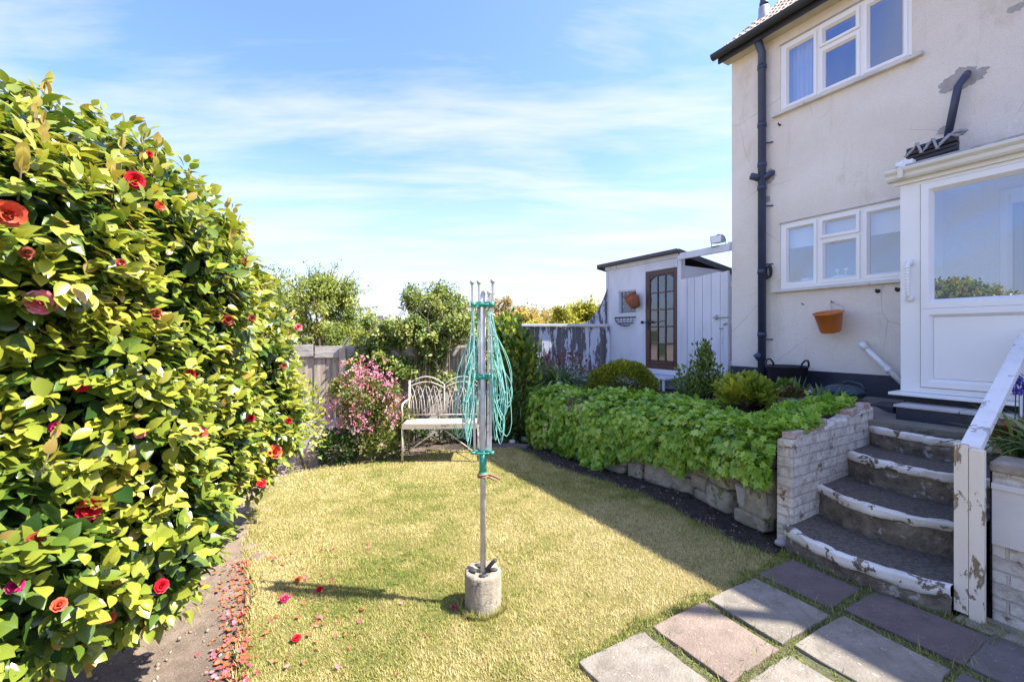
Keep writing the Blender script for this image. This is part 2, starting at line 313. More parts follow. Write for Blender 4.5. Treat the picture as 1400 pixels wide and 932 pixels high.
FM = {
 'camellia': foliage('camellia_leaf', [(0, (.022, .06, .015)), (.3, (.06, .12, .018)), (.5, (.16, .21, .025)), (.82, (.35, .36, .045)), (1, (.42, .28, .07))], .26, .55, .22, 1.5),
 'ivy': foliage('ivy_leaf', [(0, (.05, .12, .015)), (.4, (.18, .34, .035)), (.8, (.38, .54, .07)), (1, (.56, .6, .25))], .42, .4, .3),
 'hawthorn': foliage('hawthorn_leaf', [(0, (.07, .12, .025)), (.5, (.22, .27, .05)), (1, (.42, .42, .08))], .5, .3, .35),
 'climber': foliage('climber_leaf', [(0, (.05, .1, .025)), (.5, (.18, .23, .045)), (1, (.42, .42, .12))], .45, .3, .3),
 'laurel': foliage('laurel_leaf', [(0, (.04, .09, .025)), (.45, (.1, .18, .035)), (.7, (.35, .38, .04)), (1, (.6, .56, .06))], .35, .5, .25),
 'dark': foliage('dark_leaf', [(0, (.025, .055, .015)), (.6, (.06, .11, .025)), (1, (.13, .19, .04))], .4, .4, .2),
 'dome': foliage('dome_conifer_leaf', [(0, (.06, .09, .012)), (.5, (.2, .23, .02)), (1, (.5, .48, .05))], .6, .2, .25),
 'yellow': foliage('golden_leaf', [(0, (.1, .17, .02)), (.5, (.3, .36, .04)), (1, (.6, .5, .05))], .35, .4, .3),
 'euon': foliage('euonymus_leaf', [(0, (.05, .1, .02)), (.5, (.13, .2, .03)), (1, (.3, .34, .06))], .4, .4, .25),
 'strap': foliage('strap_leaf', [(0, (.04, .09, .03)), (.6, (.12, .2, .05)), (1, (.28, .36, .12))], .4, .4, .25),
 'orange': foliage('far_orange_leaf', [(0, (.26, .17, .06)), (.5, (.38, .28, .08)), (1, (.48, .38, .11))], .7, .1, .3),
 'farg': foliage('far_green_leaf', [(0, (.2, .2, .04)), (.5, (.36, .34, .05)), (1, (.5, .45, .08))], .7, .1, .3),
 'pinkleaf': foliage('pink_shrub_leaf', [(0, (.05, .1, .02)), (.6, (.16, .2, .05)), (1, (.35, .2, .06))], .5, .3, .25),
 'pink': foliage('pink_blossom', [(0, (.55, .06, .14)), (.45, (.7, .22, .34)), (1, (.85, .62, .7))], .6, .2, .2, 1.),
 'petal': foliage('fallen_petal', [(0, (.2, .07, .025)), (.4, (.42, .16, .06)), (.55, (.5, .06, .09)), (.8, (.75, .3, .35)), (1, (.8, .68, .62))], .6, .2, .15, 1.),
 'bluebell': foliage('bluebell_flower', [(0, (.07, .06, .4)), (1, (.2, .17, .7))], .5, .3, .2, 1.),
 'bronze': foliage('bronze_leaf', [(0, (.12, .04, .04)), (1, (.25, .1, .08))], .5, .3, .2),
}
def petal_mat(n, a, b_): return pm(n, a, b_, 25, .5, 60, .001, .2, spec=.3)
PM = {'red': petal_mat('petal_red', (.62, .01, .025), (.42, .004, .015)), 'orange': petal_mat('petal_orange', (.62, .13, .05), (.5, .05, .03)),
      'pink': petal_mat('petal_pink', (.75, .35, .36), (.6, .04, .08)), 'brown': petal_mat('petal_brown', (.28, .1, .04), (.36, .04, .03)), 'mag': petal_mat('petal_magenta', (.5, .02, .12), (.36, .01, .07))}
# ================================================================== ground, lawn, beds, terrace
def inpoly(x, y, poly):
    x = np.asarray(x); y = np.asarray(y); c = np.zeros(x.shape, bool); n = len(poly); j = n-1
    for i in range(n):
        xi, yi = poly[i]; xj, yj = poly[j]
        k = ((yi > y) != (yj > y)) & (x < (xj-xi)*(y-yi)/((yj-yi) or 1e-9)+xi); c ^= k; j = i
    return c
def axis(a, b, st, far, g=1.5):
    r = list(np.arange(a, b+1e-6, st)); d = st
    lo = []; x = a
    while x > -far: d *= g; x -= d; lo.append(x)
    hi = []; x = b; d = st
    while x < far: d *= g; x += d; hi.append(x)
    return np.array(lo[::-1]+r+hi)
def grid_mesh(xs, ys, zf):
    X, Y = np.meshgrid(xs, ys, indexing='ij'); P = np.stack([X.ravel(), Y.ravel(), np.zeros(X.size)], 1); P[:, 2] = zf(P[:, 0], P[:, 1])
    ny = len(ys); i = (np.arange(len(xs)-1)[:, None]*ny+np.arange(ny-1)[None]).ravel()
    return P, np.stack([i, i+ny, i+ny+1, i+1], 1)
def gz(x, y):
    near = (np.abs(x) < 6) & (y > 0) & (y < 9); p = np.stack([x, y, 0*x], 1)
    h = (fbm(p*7, 4)-.5)*.05+(fbm(p*28, 2)-.5)*.03
    bed = np.exp(-((x+2.3)**2/.8+(y-3)**2/4))*.05+np.exp(-((x+.9)**2+(y-6.4)**2)/.25)*.08
    return np.where(near, -.045+h+bed, -.06)
v_, f_ = grid_mesh(axis(-4.6, 2.6, .035, 400), axis(.8, 7.6, .035, 400), gz)
g_ = arrmesh('ground', v_, f_, M['soil'], smooth=True); tag(g_, kind='structure')
def smooth_poly(pts, it=3):
    for _ in range(it):
        q = []
        for i in range(len(pts)):
            a = pts[i]; b = pts[(i+1) % len(pts)]; q += [(a[0]*.75+b[0]*.25, a[1]*.75+b[1]*.25), (a[0]*.25+b[0]*.75, a[1]*.25+b[1]*.75)]
        pts = q
    return pts
def w2(u, v): p = W(u, v); return (p.x, p.y)
LAWN = [w2(-.6, -.05), w2(1., -.05), w2(3.2, -.05), (-2.36, 3.92), (-2.62, 4.6), (-2.55, 5.08), (-2.06, 5.3), (-1.37, 5.68), (-.86, 6.24), (-.4, 6.38), (.05, 6.2), (.53, 5.22), (1.0, 4.72), (1.33, 4.37), (1.56, 3.73), (1.71, 3.36), (1.93, 3.1), w2(1.65, 3.34), w2(1.3, 3.27), w2(.8, 3.45), w2(-.6, 3.5)]
TURF = []                                   # edge with worn, uneven outline
for i in range(len(LAWN)):
    a = LAWN[i]; b = LAWN[(i+1) % len(LAWN)]; n = max(1, int(math.hypot(b[0]-a[0], b[1]-a[1])/.12))
    for k in range(n):
        t = k/n; x = a[0]+(b[0]-a[0])*t; y = a[1]+(b[1]-a[1])*t; TURF.append((x+(n3(x*5, y*5)-.5)*.09, y+(n3(x*5+9, y*5)-.5)*.09))
TURF = smooth_poly(TURF, 1)
def lz(x, y):
    p = np.stack([x, y, 0*x], 1); return (fbm(p*1.4, 3)-.5)*.025+(fbm(p*22, 2)-.5)*.01
def edge_fill(name, poly, zf, mat, depth=.06, st=.07):
    """lawn sheet: grid inside + skirt"""
    bm = bmesh.new(); vs = [bm.verts.new((x, y, 0)) for x, y in poly]; bm.faces.new(vs)
    x0 = min(p[0] for p in poly); x1 = max(p[0] for p in poly); y0 = min(p[1] for p in poly); y1 = max(p[1] for p in poly)
    for ax, lo, hi in ((0, x0, x1), (1, y0, y1)):
        c = lo+st
        while c < hi:
            no = Vector((1, 0, 0)) if ax == 0 else Vector((0, 1, 0)); bmesh.ops.bisect_plane(bm, geom=bm.verts[:]+bm.edges[:]+bm.faces[:], plane_co=no*c, plane_no=no); c += st
    be = [e for e in bm.edges if len(e.link_faces) == 1]
    r = bmesh.ops.extrude_edge_only(bm, edges=be); sk = set(x for x in r['geom'] if isinstance(x, bmesh.types.BMVert))
    P = np.array([v.co[:] for v in bm.verts]); Z = zf(P[:, 0], P[:, 1])
    for v, z in zip(bm.verts, Z): v.co.z = z-(depth if v in sk else 0)
    me = bpy.data.meshes.new(name); bm.normal_update(); bm.to_mesh(me); bm.free(); me.materials.append(mat)
    o = bpy.data.objects.new(name, me); link(o, None, Vector((0, 0, 0))); return o
lawn = edge_fill('lawn', TURF, lambda x, y: lz(x, y), M['turf']); tag(lawn, kind='structure')
# dark bed strip between the lawn and the rubble wall
BED = [(2.3, 2.95), (2.16, 3.6), (1.9, 4.6), (1.45, 5.12), (1.0, 5.6), (.55, 6.5), (.35, 7.3), (-.35, 7.3), (-.5, 6.5), (0, 6.0), (.5, 5.1), (1.2, 4.3), (1.45, 3.6), (1.7, 3.2), (1.9, 2.95)]
def bz(x, y):
    p = np.stack([x, y, 0*x], 1); return -.025+(fbm(p*9, 4)-.5)*.07
tag(edge_fill('soil_bed', BED, bz, M['peat'], .1, .04), kind='structure')
# terrace: retained ground, .8 above the lawn
RW = [(2.16, 3.5), (1.9, 4.5), (1.42, 5.1), (.98, 5.62), (.5, 6.5), (.27, 7.2), (.25, 7.9)]
TER = RW+[(.1, 9.3), (2.3, 10.2), (9, 14), (9, 0.3), w2(-2.0, 3.75), w2(.78, 3.75), w2(.78, 4.95), w2(1.78, 4.95), w2(1.78, 3.6)]
def tz(x, y):
    u = x*UX+y*UY; v = x*VX+y*VY; p = np.stack([x, y, 0*x], 1)
    back = np.clip((u-2.2)/3, 0, 1); s = .76+.10*np.clip((v-4.2)/1.6, 0, 1)*np.clip((3.6-u)/1, 0, 1)-.16*back*1.0
    flat = (u < 1.9)|((v > 5.2) & (u < 3.9)); s = np.where(flat, np.where(u < 1.9, .80, .85), s)
    return s+np.where(flat, (fbm(p*3, 2)-.5)*.012, (fbm(p*8, 3)-.5)*.05)
t_ = edge_fill('terrace_ground', TER, tz, M['peat'], .75, .12); tag(t_, kind='structure')
YARD = [w2(-2, 4.8), w2(1.77, 4.8), w2(1.77, 5.0), w2(2.2, 5.25), w2(3.4, 5.35), w2(4.6, 5.6), w2(4.6, 6.9), w2(-2, 6.9)]
tag(edge_fill('yard_paving', YARD, lambda x, y: tz(x, y)+.03, M['paving'], .05, .1), kind='structure')
# paving slabs at the foot of the steps
def slab(u0, u1, v0, v1, m, label):
    b = MB(); n = 7; pts = []
    js = [random.uniform(-.012, .012) for _ in range(8)]
    u0 -= .014; v0 -= .014; u1 += .014; v1 += .014; cs = [(u0+js[0], v0+js[1]), (u1+js[2], v0+js[3]), (u1+js[4], v1+js[5]), (u0+js[6], v1+js[7])]
    for i in range(4):
        a = cs[i]; c = cs[(i+1) % 4]
        for k in range(n):
            t = k/n; w = .009*(n3(c[0]*9+t*6, a[1]*9+t*5+i*3)-.5)-.006*(abs(t-.5) > .42)*random.random(); pts.append(w2(a[0]+(c[0]-a[0])*t+w, a[1]+(c[1]-a[1])*t-w))
    z = .018+random.uniform(-.003, .004); b.prism(pts, z-.05, [z+.012*(n3(p[0]*2.5, p[1]*2.5)-.5) for p in pts]); o = b.build('paving_slab', m, None, .006, 2)
    return tag(o, label, 'paving slab', 'slabs laid at the foot of the garden steps')
for a in [(1.22, 1.63, 1.36, 1.76, 'slab_g', 'grey slab at the bottom edge, leftmost of the paving on the lawn'),
          (1.21, 1.63, 1.86, 2.25, 'slab_p', 'pinkish sunlit slab bordering the lawn, between two grey slabs'),
          (1.22, 1.63, 2.33, 2.78, 'slab_g', 'pale slab crossed by a shadow, between the pink slab and a plum one'),
          (1.24, 1.64, 2.88, 3.24, 'slab_d', 'dark plum slab nearest the brick wall end, left of the bottom step'),
          (.73, 1.16, 2.38, 2.82, 'slab_g', 'beige slab half in sun and half in shade in front of the steps'),
          (.71, 1.16, 2.92, 3.30, 'slab_d', 'large plum slab in full shade right below the bottom step'),
          (.72, 1.155, 1.90, 2.27, 'slab_g', 'grey slab cut by the bottom edge between the pink and beige slabs'),
          (.25, .68, 2.95, 3.36, 'slab_k', 'dark grey slab in the bottom right corner beside the white post'),
          (.25, .68, 2.42, 2.84, 'slab_k', 'dark slab beyond the beige one at the bottom right edge')]:
    slab(*a[:4], M[a[4]], a[5])
b = MB(); b.ub(-1.5, .84, 3.36, 3.56, -.04, .012); tag(b.build('concrete_strip', M['conc'], None, .008), kind='structure')
tag(edge_fill('joint_soil', [w2(-.6, 1.9), w2(.7, 1.9), w2(1.18, 1.34), w2(1.66, 1.36), w2(1.66, 3.28), w2(.7, 3.42), w2(-.6, 3.4)], lambda x, y: lz(x, y)*0+.007+.006*(fbm(np.stack([x*20, y*20, 0*x], 1), 2)-.5), M['mossy'], .05, .05), kind='structure')
# small flat stone in the grass by the bench end
b = MB(); c0 = gnd(690, 610); b.prism([(c0.x+x*1.1, c0.y+y) for x, y in ((-.25, -.07), (.28, -.1), (.33, .05), (.1, .12), (-.24, .08))], -.02, .022)
tag(b.build('stepping_stone', M['slab_k'], None, .006), 'flat grey stepping stone at the shaded far edge of lawn', 'stepping stone')
# ================================================================== garden steps
st = thing('garden_steps', 'four curved concrete steps with flaking white painted nosings up to the door', 'steps', W(1.3, 3.4, 0))
NOSE = [(.17, 3.28, .6, 1.3), (.396, 3.73, .85, 1.32), (.61, 4.22, .8, 1.3), (.785, 4.66, .7, 1.3)]
UL, UR = 1.765, .862
for k, (z, vm, q, uc) in enumerate(NOSE):
    zb = 0 if k == 0 else NOSE[k-1][0]; n = 60; us = [UR+(UL-UR)*i/n for i in range(n+1)]
    arc = lambda u, d=0: vm+q*(u-uc)**2+d+.006*math.sin(u*31+k)
    vb = (NOSE[k+1][1]+.2) if k < 3 else 5.0
    b = MB(); vs = []; fs = []                                   # tread
    for i, u in enumerate(us):
        v0 = arc(u, .035)
        for j in range(5):
            v = v0+(vb-v0)*j/4; vs.append(W(u, v, z-.004+.004*math.sin(u*19+v*13)))
    fs = [(i*5+j, (i+1)*5+j, (i+1)*5+j+1, i*5+j+1) for i in range(n) for j in range(4)]
    b.add(vs, fs, True); b.build('tread', M['tread'], st)
    b = MB(); vs = []; hn = .07 if k == 0 else .06                # painted nosing, lip rounded and chipped
    prof = [(.055, 0), (.012, .002), (.002, -.005), (0, -.016), (.003, -hn*.6), (.004, -hn), (.03, -hn-.004)]
    for i, u in enumerate(us):
        for (d, dz) in prof:
            w = .013*(n3(u*16, dz*50, k*5)-.5)+.006*(n3(u*50, dz*90, k)-.5); vs.append(W(u, arc(u, d+w), z+dz+(w if dz < -.03 else w*.4)))
    m = len(prof); b.add(vs, [(i*m+j, (i+1)*m+j, (i+1)*m+j+1, i*m+j+1) for i in range(n) for j in range(m-1)], True); b.build('nosing', M['nosing'], st)
    b = MB(); vs = []; rows = 7
    for i, u in enumerate(us):
        for j in range(rows):
            zz = zb-.02+(z-hn-zb+.02)*j/(rows-1); w = .028*(n3(u*13, zz*22, k*3)-.5); vs.append(W(u, arc(u, .022+w), zz))
    b.add(vs, [(i*rows+j, (i+1)*rows+j, (i+1)*rows+j+1, i*rows+j+1) for i in range(n) for j in range(rows-1)], True); b.build('riser', M['riser'], st)
# ================================================================== brick wall beside the steps
bw = thing('brick_wall', 'low white painted brick wall with worn end beside the steps', 'wall', W(1.8, 4.2, 0))
b = MB(); n = 20; vs = []
for i in range(n+1):
    v = 3.5+1.4*i/n; zt = .805+.14*(v-3.5)/1.4+.008*math.sin(v*23)
    j = lambda s: .008*(n3(v*9, s*7)-.5)
    vs += [W(1.87, v, -.05), W(1.87+j(1), v, zt-.01), W(1.855, v, zt), W(1.77, v, zt+j(3)), W(1.757+j(2), v, zt-.012), W(1.757, v, -.05)]
b.add(vs, [(i*6+k, i*6+k+1, (i+1)*6+k+1, (i+1)*6+k) for i in range(n) for k in range(5)]+[tuple(range(6)), tuple(n*6+k for k in range(5, -1, -1))]); b.build('brickwork', M['brick'], bw)
b = MB()                                                       # loose bricks along the broken top
for i, (u, v, a, l) in enumerate([(1.81, 3.62, .1, .2), (1.80, 3.86, -.2, .2), (1.82, 4.05, .3, .11), (1.80, 4.55, .05, .2), (1.81, 4.76, -.05, .2)]):
    z = .805+.1*(v-3.5); c = W(u, v, z+.02); d = Vector((VX+a*UX, VY+a*UY, .05)).normalized()
    b.beam(c-d*l/2, c+d*l/2, .09, .05)
o = b.build('top_brick', pm('worn_brick', (.56, .52, .47), (.3, .13, .08), 12, .9, 40, .01, .8), bw, .008)
# ================================================================== rubble retaining wall under the ivy
rw = thing('rubble_wall', 'mossy rubble stone retaining wall showing under the hanging ivy', 'wall', Vector((1.4, 5.0, 0)))
def along(poly, s):
    for i in range(len(poly)-1):
        a = Vector(poly[i]); c = Vector(poly[i+1]); L = (c-a).length
        if s <= L or i == len(poly)-2: t = min(1, s/L); d = (c-a).normalized(); return a.lerp(c, t), d
        s -= L
RL = sum((Vector(RW[i+1])-Vector(RW[i])).length for i in range(len(RW)-1))
b = MB(); s = .02
while s < RL-.1:
    z = -.03; wcol = random.uniform(.16, .44)
    while z < .62:
        h = min(random.uniform(.08, .27), .70-z); w = wcol*random.uniform(.85, 1.05); p, d = along(RW, s+wcol/2+random.uniform(-.03, .03)); nrm = Vector((-d.y, d.x)) if True else 0
        c = Vector((p.x, p.y, z+h/2)); ax = Matrix(((d.x, nrm.x, 0), (d.y, nrm.y, 0), (0, 0, 1))); vs0 = len(b.v)
        b.ell(c, (w/2, .13, h/2), 16, 12, ax @ Matrix.Rotation(random.uniform(-.15, .15), 3, 'Y'))
        for q in range(vs0, len(b.v)):                          # square the ellipsoid off
            r = ax.transposed() @ (Vector(b.v[q])-c); f = lambda x, e: math.copysign(min(abs(x)/e, 1)**.32*e, x)
            r = Vector((f(r.x, w/2), f(r.y, .11), f(r.z, h/2)))*(1+.30*(n3(*(Vector(b.v[q])*8))-.5)+.12*(n3(*(Vector(b.v[q])*21))-.5)); b.v[q] = tuple(c+ax @ r)
        z += h*.97
    s += wcol*.98
b.build('stonework', M['stone'], rw)
def rock(name, c, r, mat, seed, sq=.75):
    b = MB(); b.ell((0, 0, 0), r, 12, 8); v = []
    for p in b.v:
        p = Vector(p); k = 1+.4*(n3(p.x/r[0]*1.3+seed, p.y/r[1]*1.3, p.z/r[2]*1.3)-.5); v.append(tuple(Vector(c)+p*k))
    b.v = v; return b.build(name, mat)
c = gnd(1075, 743); tag(rock('stone', c+Vector((0, 0, .01)), (.1, .05, .035), M['pebble'], 3), 'flat grey stone at the foot of the brick wall end', 'stone')
b = MB(); p = gnd(1053, 700); q = Vector((2.02, 3.72, .2))
b.sheet([q+Vector(x) for x in ((-.1, 0, .12), (.02, -.02, .06), (.0, -.01, -.1), (-.07, 0, -.04))], (.03, .03, .015))
tag(b.build('broken_slab_piece', M['pebble'], None, .004), 'pointed flat slab piece leaning by the brick wall', 'stone')
for i, (x, y, r, l) in enumerate([(672, 600, .05, 'pale round stone at ivy end, nearest the airer'), (686, 603, .045, 'pale stone between two others at the far bed corner'), (705, 590, .055, 'larger pale stone under the dark shrub at the bed corner'),
                                  (700, 606, .045, 'small whitish stone just behind the stepping stone'), (717, 602, .05, 'pale stone at the left foot of the ivy'), (754, 606, .09, 'mossy yellowish boulder at the foot of the ivy')]):
    p = gnd(x, y); tag(rock('stone', p+Vector((0, 0, r*.5)), (r*1.2, r, r*.8), M['pebble'] if i < 5 else M['stone'], i*3.7), l, 'stone', 'stones edging the far flower bed')
# ================================================================== post, handrail, right hand wall
hp = thing('handrail', 'white peeling timber post with sloping handrail beside the steps', 'handrail', W(.8, 3.5, 0))
b = MB(); b.ub(.80, .858, 3.44, 3.475, .03, .985); b.ub(.738, .798, 3.443, 3.485, .01, .965); b.build('post', M['post'], hp, .003)
b = MB(); b.beam(W(.80, 3.48, .955), W(.90, 5.28, 1.575), .085, .05); b.build('rail', M['rail'], hp, .004)
b = MB(); b.ub(.86, .93, 5.26, 5.33, .84, 1.66); b.build('post', M['rail'], hp, .003)
gw = thing('side_wall', 'low white painted wall with boarded panel right of the steps', 'wall', W(0, 3.6, 0))
b = MB(); b.ub(-1.8, .733, 3.56, 3.74, -.05, .84); b.build('masonry', M['brick'], gw, .01)
b = MB(); b.ub(-1.8, .728, 3.535, 3.556, .44, .78); b.ub(-1.8, .729, 3.526, 3.534, .75, .782); b.build('panel', pm('panel_paint', (.70, .67, .64), (.58, .52, .46), 3, .7, 40, .002, .3, spots=.72, spot_c=(.3, .15, .06), spot_scale=12), gw, .002)
b = MB(); b.ub(-1.8, .737, 3.53, 3.78, .842, .90); b.build('coping', pm('coping_stone', (.42, .35, .28), (.2, .17, .13), 12, .9, 40, .01, .9), gw, .012)
# ================================================================== house
H = thing('house', 'two storey cream rendered house with white windows and black base course', 'house', W(0, 9, .8))
UL_, VF, VB = 4.04, 6.30, 12.2
def wall_holes(b, u0, u1, z0, z1, v0, v1, holes):
    us = sorted({u0, u1, *[h[0] for h in holes], *[h[1] for h in holes]}); zs = sorted({z0, z1, *[h[2] for h in holes], *[h[3] for h in holes]})
    inside = lambda i, j: 0 <= i < len(us)-1 and 0 <= j < len(zs)-1 and not any(h[0] <= (us[i]+us[i+1])/2 <= h[1] and h[2] <= (zs[j]+zs[j+1])/2 <= h[3] for h in holes)
    for i in range(len(us)-1):
        for j in range(len(zs)-1):
            if not inside(i, j): continue
            a, c, d, e = us[i], us[i+1], zs[j], zs[j+1]
            b.add([W(a, v0, d), W(c, v0, d), W(c, v0, e), W(a, v0, e)], [(0, 1, 2, 3)]); b.add([W(a, v1, d), W(c, v1, d), W(c, v1, e), W(a, v1, e)], [(3, 2, 1, 0)])
            for (ni, nj, p, q) in ((i-1, j, (a, d), (a, e)), (i+1, j, (c, d), (c, e)), (i, j-1, (a, d), (c, d)), (i, j+1, (a, e), (c, e))):
                if not inside(ni, nj): b.add([W(p[0], v0, p[1]), W(q[0], v0, q[1]), W(q[0], v1, q[1]), W(p[0], v1, p[1])], [(0, 1, 2, 3)])
WU0, WU1 = 1.906, 3.32
holes = [(WU0, WU1, 4.72, 5.65), (WU0, WU1, 2.25, 3.16), (.3, 1.25, 1.06, 3.05)]
b = MB(); wall_holes(b, -6, UL_, .3, 5.86, VF, VF+.26, holes)
b.ub(UL_-.26, UL_, VF+.262, VB, .3, 5.86); b.ub(-6, UL_, VB+.002, VB+.25, .3, 5.86); b.ub(-6, -5.75, VF+.262, VB, .3, 5.86)
# gable triangles
for u0, u1 in ((UL_-.25, UL_-.01), (-5.99, -5.76)): b.sheet([W(u0, VF+.1, 5.862), W(u0, VB+.1, 5.862), W(u0, (VF+VB)/2, 8.0)], W(u1, 0)-W(u0, 0))
b.build('wall', M['render'], H)
b = MB()                                                       # rooms behind the windows
for z0, z1 in ((1.2, 3.6), (3.95, 5.84)):
    b.ub(WU0-.7, UL_-.27, VF+2.4, VF+2.45, z0, z1); b.ub(WU0-.76, WU0-.71, VF+.27, VF+2.4, z0, z1); b.ub(WU0-.7, UL_-.27, VF+.27, VF+2.4, z0-.05, z0-.002); b.ub(WU0-.7, UL_-.27, VF+.27, VF+2.4, z1+.002, z1+.04)
b.build('interior_wall', M['room'], H)
b = MB(); b.ub(1.70, UL_+.012, VF-.016, VF-.002, .3, 1.14); b.ub(UL_+.002, UL_+.014, VF, VB, .3, 1.14); b.build('plinth', M['plinth'], H)
# soffit, fascia, roof
b = MB(); b.ub(-6, UL_+.06, VF-.2, VF-.002, 5.80, 5.82); b.build('soffit', M['soffit'], H)
b = MB(); b.ub(-6, UL_+.08, VF-.228, VF-.201, 5.765, 5.90); b.build('fascia', M['gutter'], H)
roof = MB(); pitch = .84; ve = VF-.27; zr = 5.875
for side in (0, 1):
    nrow = 13
    for r in range(nrow):                                       # overlapping tile courses with scalloped pantile section
        v0 = ve+r*.252; v1 = v0+.29; z0 = zr+pitch*(v0-ve)+.03; z1 = zr+pitch*(v1-ve)+.004
        if side: v0 = VF+VB+.25-v0; v1 = VF+VB+.25-v1
        cols = 110 if not side else 12; vs = []; u_l = UL_+.14; per = 8 if not side else 1
        N = cols*4 if not side else cols
        for i in range(N+1):
            u = u_l-(u_l+6.2)*i/N; w = .022*math.sin(i/4*2*math.pi) if not side else 0; j = .01*n3(i//4, r*3.3)
            vs += [W(u, v0, z0+w+j), W(u, v1, z1+w), W(u, v0, z0+w+j-.022)]
        roof.add(vs, [(i*3, (i+1)*3, (i+1)*3+1, i*3+1) for i in range(N)]+[(i*3, i*3+2, (i+1)*3+2, (i+1)*3) for i in range(N)]+[(0, 1, 2)])
zrt = zr+pitch*(13*.252)
roof.tube([W(UL_+.15, (VF+VB+.25)/2, zrt), W(-6.2, (VF+VB+.25)/2, zrt)], .1, 10)
rf = roof.build('roof', M['tile'], H)
b = MB(); b.tube([W(4.0, 7.1, 6.55), W(4.0, 7.1, 8.3)], .055, 14); b.tube([W(4.0, 7.1, 6.98), W(4.0, 7.1, 7.03)], .066, 14); b.tube([W(4.0, 7.1, 7.2), W(4.0, 7.1, 7.23)], .063, 14); fp = b.build('vent_pipe', M['pipe'], H)
b = MB(); b.lathe([(.13, 6.58), (.085, 6.72), (.078, 6.95), (.056, 6.96)], W(4.0, 7.1, 0), 14); b.build('lead_collar', M['lead'], fp)
b = MB(); b.tube([W(-1.49, 6.08, 3.2), W(-1.49, 6.08, 6.85)], .05, 12); b.build('vent_pipe', M['pipe'], H)
# gutter: half round
b = MB(); n = 9; vs = []; pr = [(.068*math.cos(math.pi*(1+i/(n-1))), .075*math.sin(math.pi*(1+i/(n-1)))) for i in range(n)]+[(.054*math.cos(math.pi*(2-i/(n-1))), .054*math.sin(math.pi*(2-i/(n-1)))) for i in range(n)]
for u, in ((UL_+.13,), (-6.2,)): vs += [W(u, VF-.285+x, 5.89+z) for x, z in pr]
m = len(pr); b.add(vs, [(i, (i+1) % m, m+(i+1) % m, m+i) for i in range(m)], True); b.add(vs[:n], [tuple(range(n))])
for u in (3.9, 2.6, 1.2): b.tube([W(u, VF-.285+.063*math.cos(math.pi*(1+i/8)), 5.905+.063*math.sin(math.pi*(1+i/8))) for i in range(9)], .008, 5)
b.ub(2.62, 2.72, VF-.352, VF-.225, 5.835, 5.915)
b.build('gutter', M['gutter'], H)
# downpipe
b = MB(); ud, vd = 3.535, VF-.075
b.tube([W(ud, VF-.2, 5.83), W(ud, vd, 5.66), W(ud, vd, .84)], .052, 14)
for z in (5.45, 4.62, 4.05, 3.72, 2.52, 1.62): b.tube([W(ud, vd, z-.03), W(ud, vd, z+.03)], .06, 14)
for z in (4.35, 3.45, 2.62, 1.55): b.tube([W(ud-.02, vd, z), W(ud-.12, VF-.005, z)], .01, 6)
b.tube([W(ud+.02, vd-.03, 3.86), W(ud+.09, vd-.07, 3.9), W(ud+.115, vd-.08, 3.91)], .05, 12); b.tube([W(ud-.0, vd, 3.84), W(ud-.10, VF-.04, 3.90), W(ud-.11, VF, 3.92)], .04, 10)
b.tube([W(ud+.07, vd-.05, 1.28), W(ud-.0, vd, 1.34)], .05, 12); b.tube([W(ud, vd, .84), W(ud, vd, 1.0)], .068, 14)
b.build('downpipe', M['pipe'], H)
# waste pipe stub from the wall
p0 = onv(1322, 101, VF+.0); p1 = onv(1318, 107, VF-.09); p2 = onv(1310, 118, VF-.1); p3 = onv(1296, 186, VF-.1)
b = MB(); b.tube([p0, p1, p2, p3], .034, 12); b.build('waste_pipe', M['pipe'], H)
def patch(name, px, py, r, mat, seed, sx=1, v=VF):
    c = onv(px, py, v); b = MB(); pts = []
    for i in range(90):
        a = 2*math.pi*i/90; k = r*(.55+.75*n3(math.cos(a)*1.6+seed, math.sin(a)*1.6, 1)+.35*(n3(math.cos(a)*6+seed, math.sin(a)*6, 2)-.3)+.14*(n3(math.cos(a)*19, math.sin(a)*19+seed, 3)-.5)); pts.append(c+W(-math.cos(a)*k*sx, -.0035)+Vector((0, 0, math.sin(a)*k*.7)))
    b.sheet(pts, W(0, .0025)); return b.build(name, mat, H)
scar = pm('bare_render', (.42, .4, .38), (.3, .28, .26), 20, .9, 70, .006, .9)
patch('render_scar', 1316, 107, .15, scar, 2, 1.05); patch('render_scar', 1290, 178, .05, scar, 5); patch('render_scar', 1053, 241, .12, scar, 8, .6); patch('render_scar', 1388, 12, .05, scar, 11); patch('render_scar', 1050, 272, .06, scar, 15, .5)
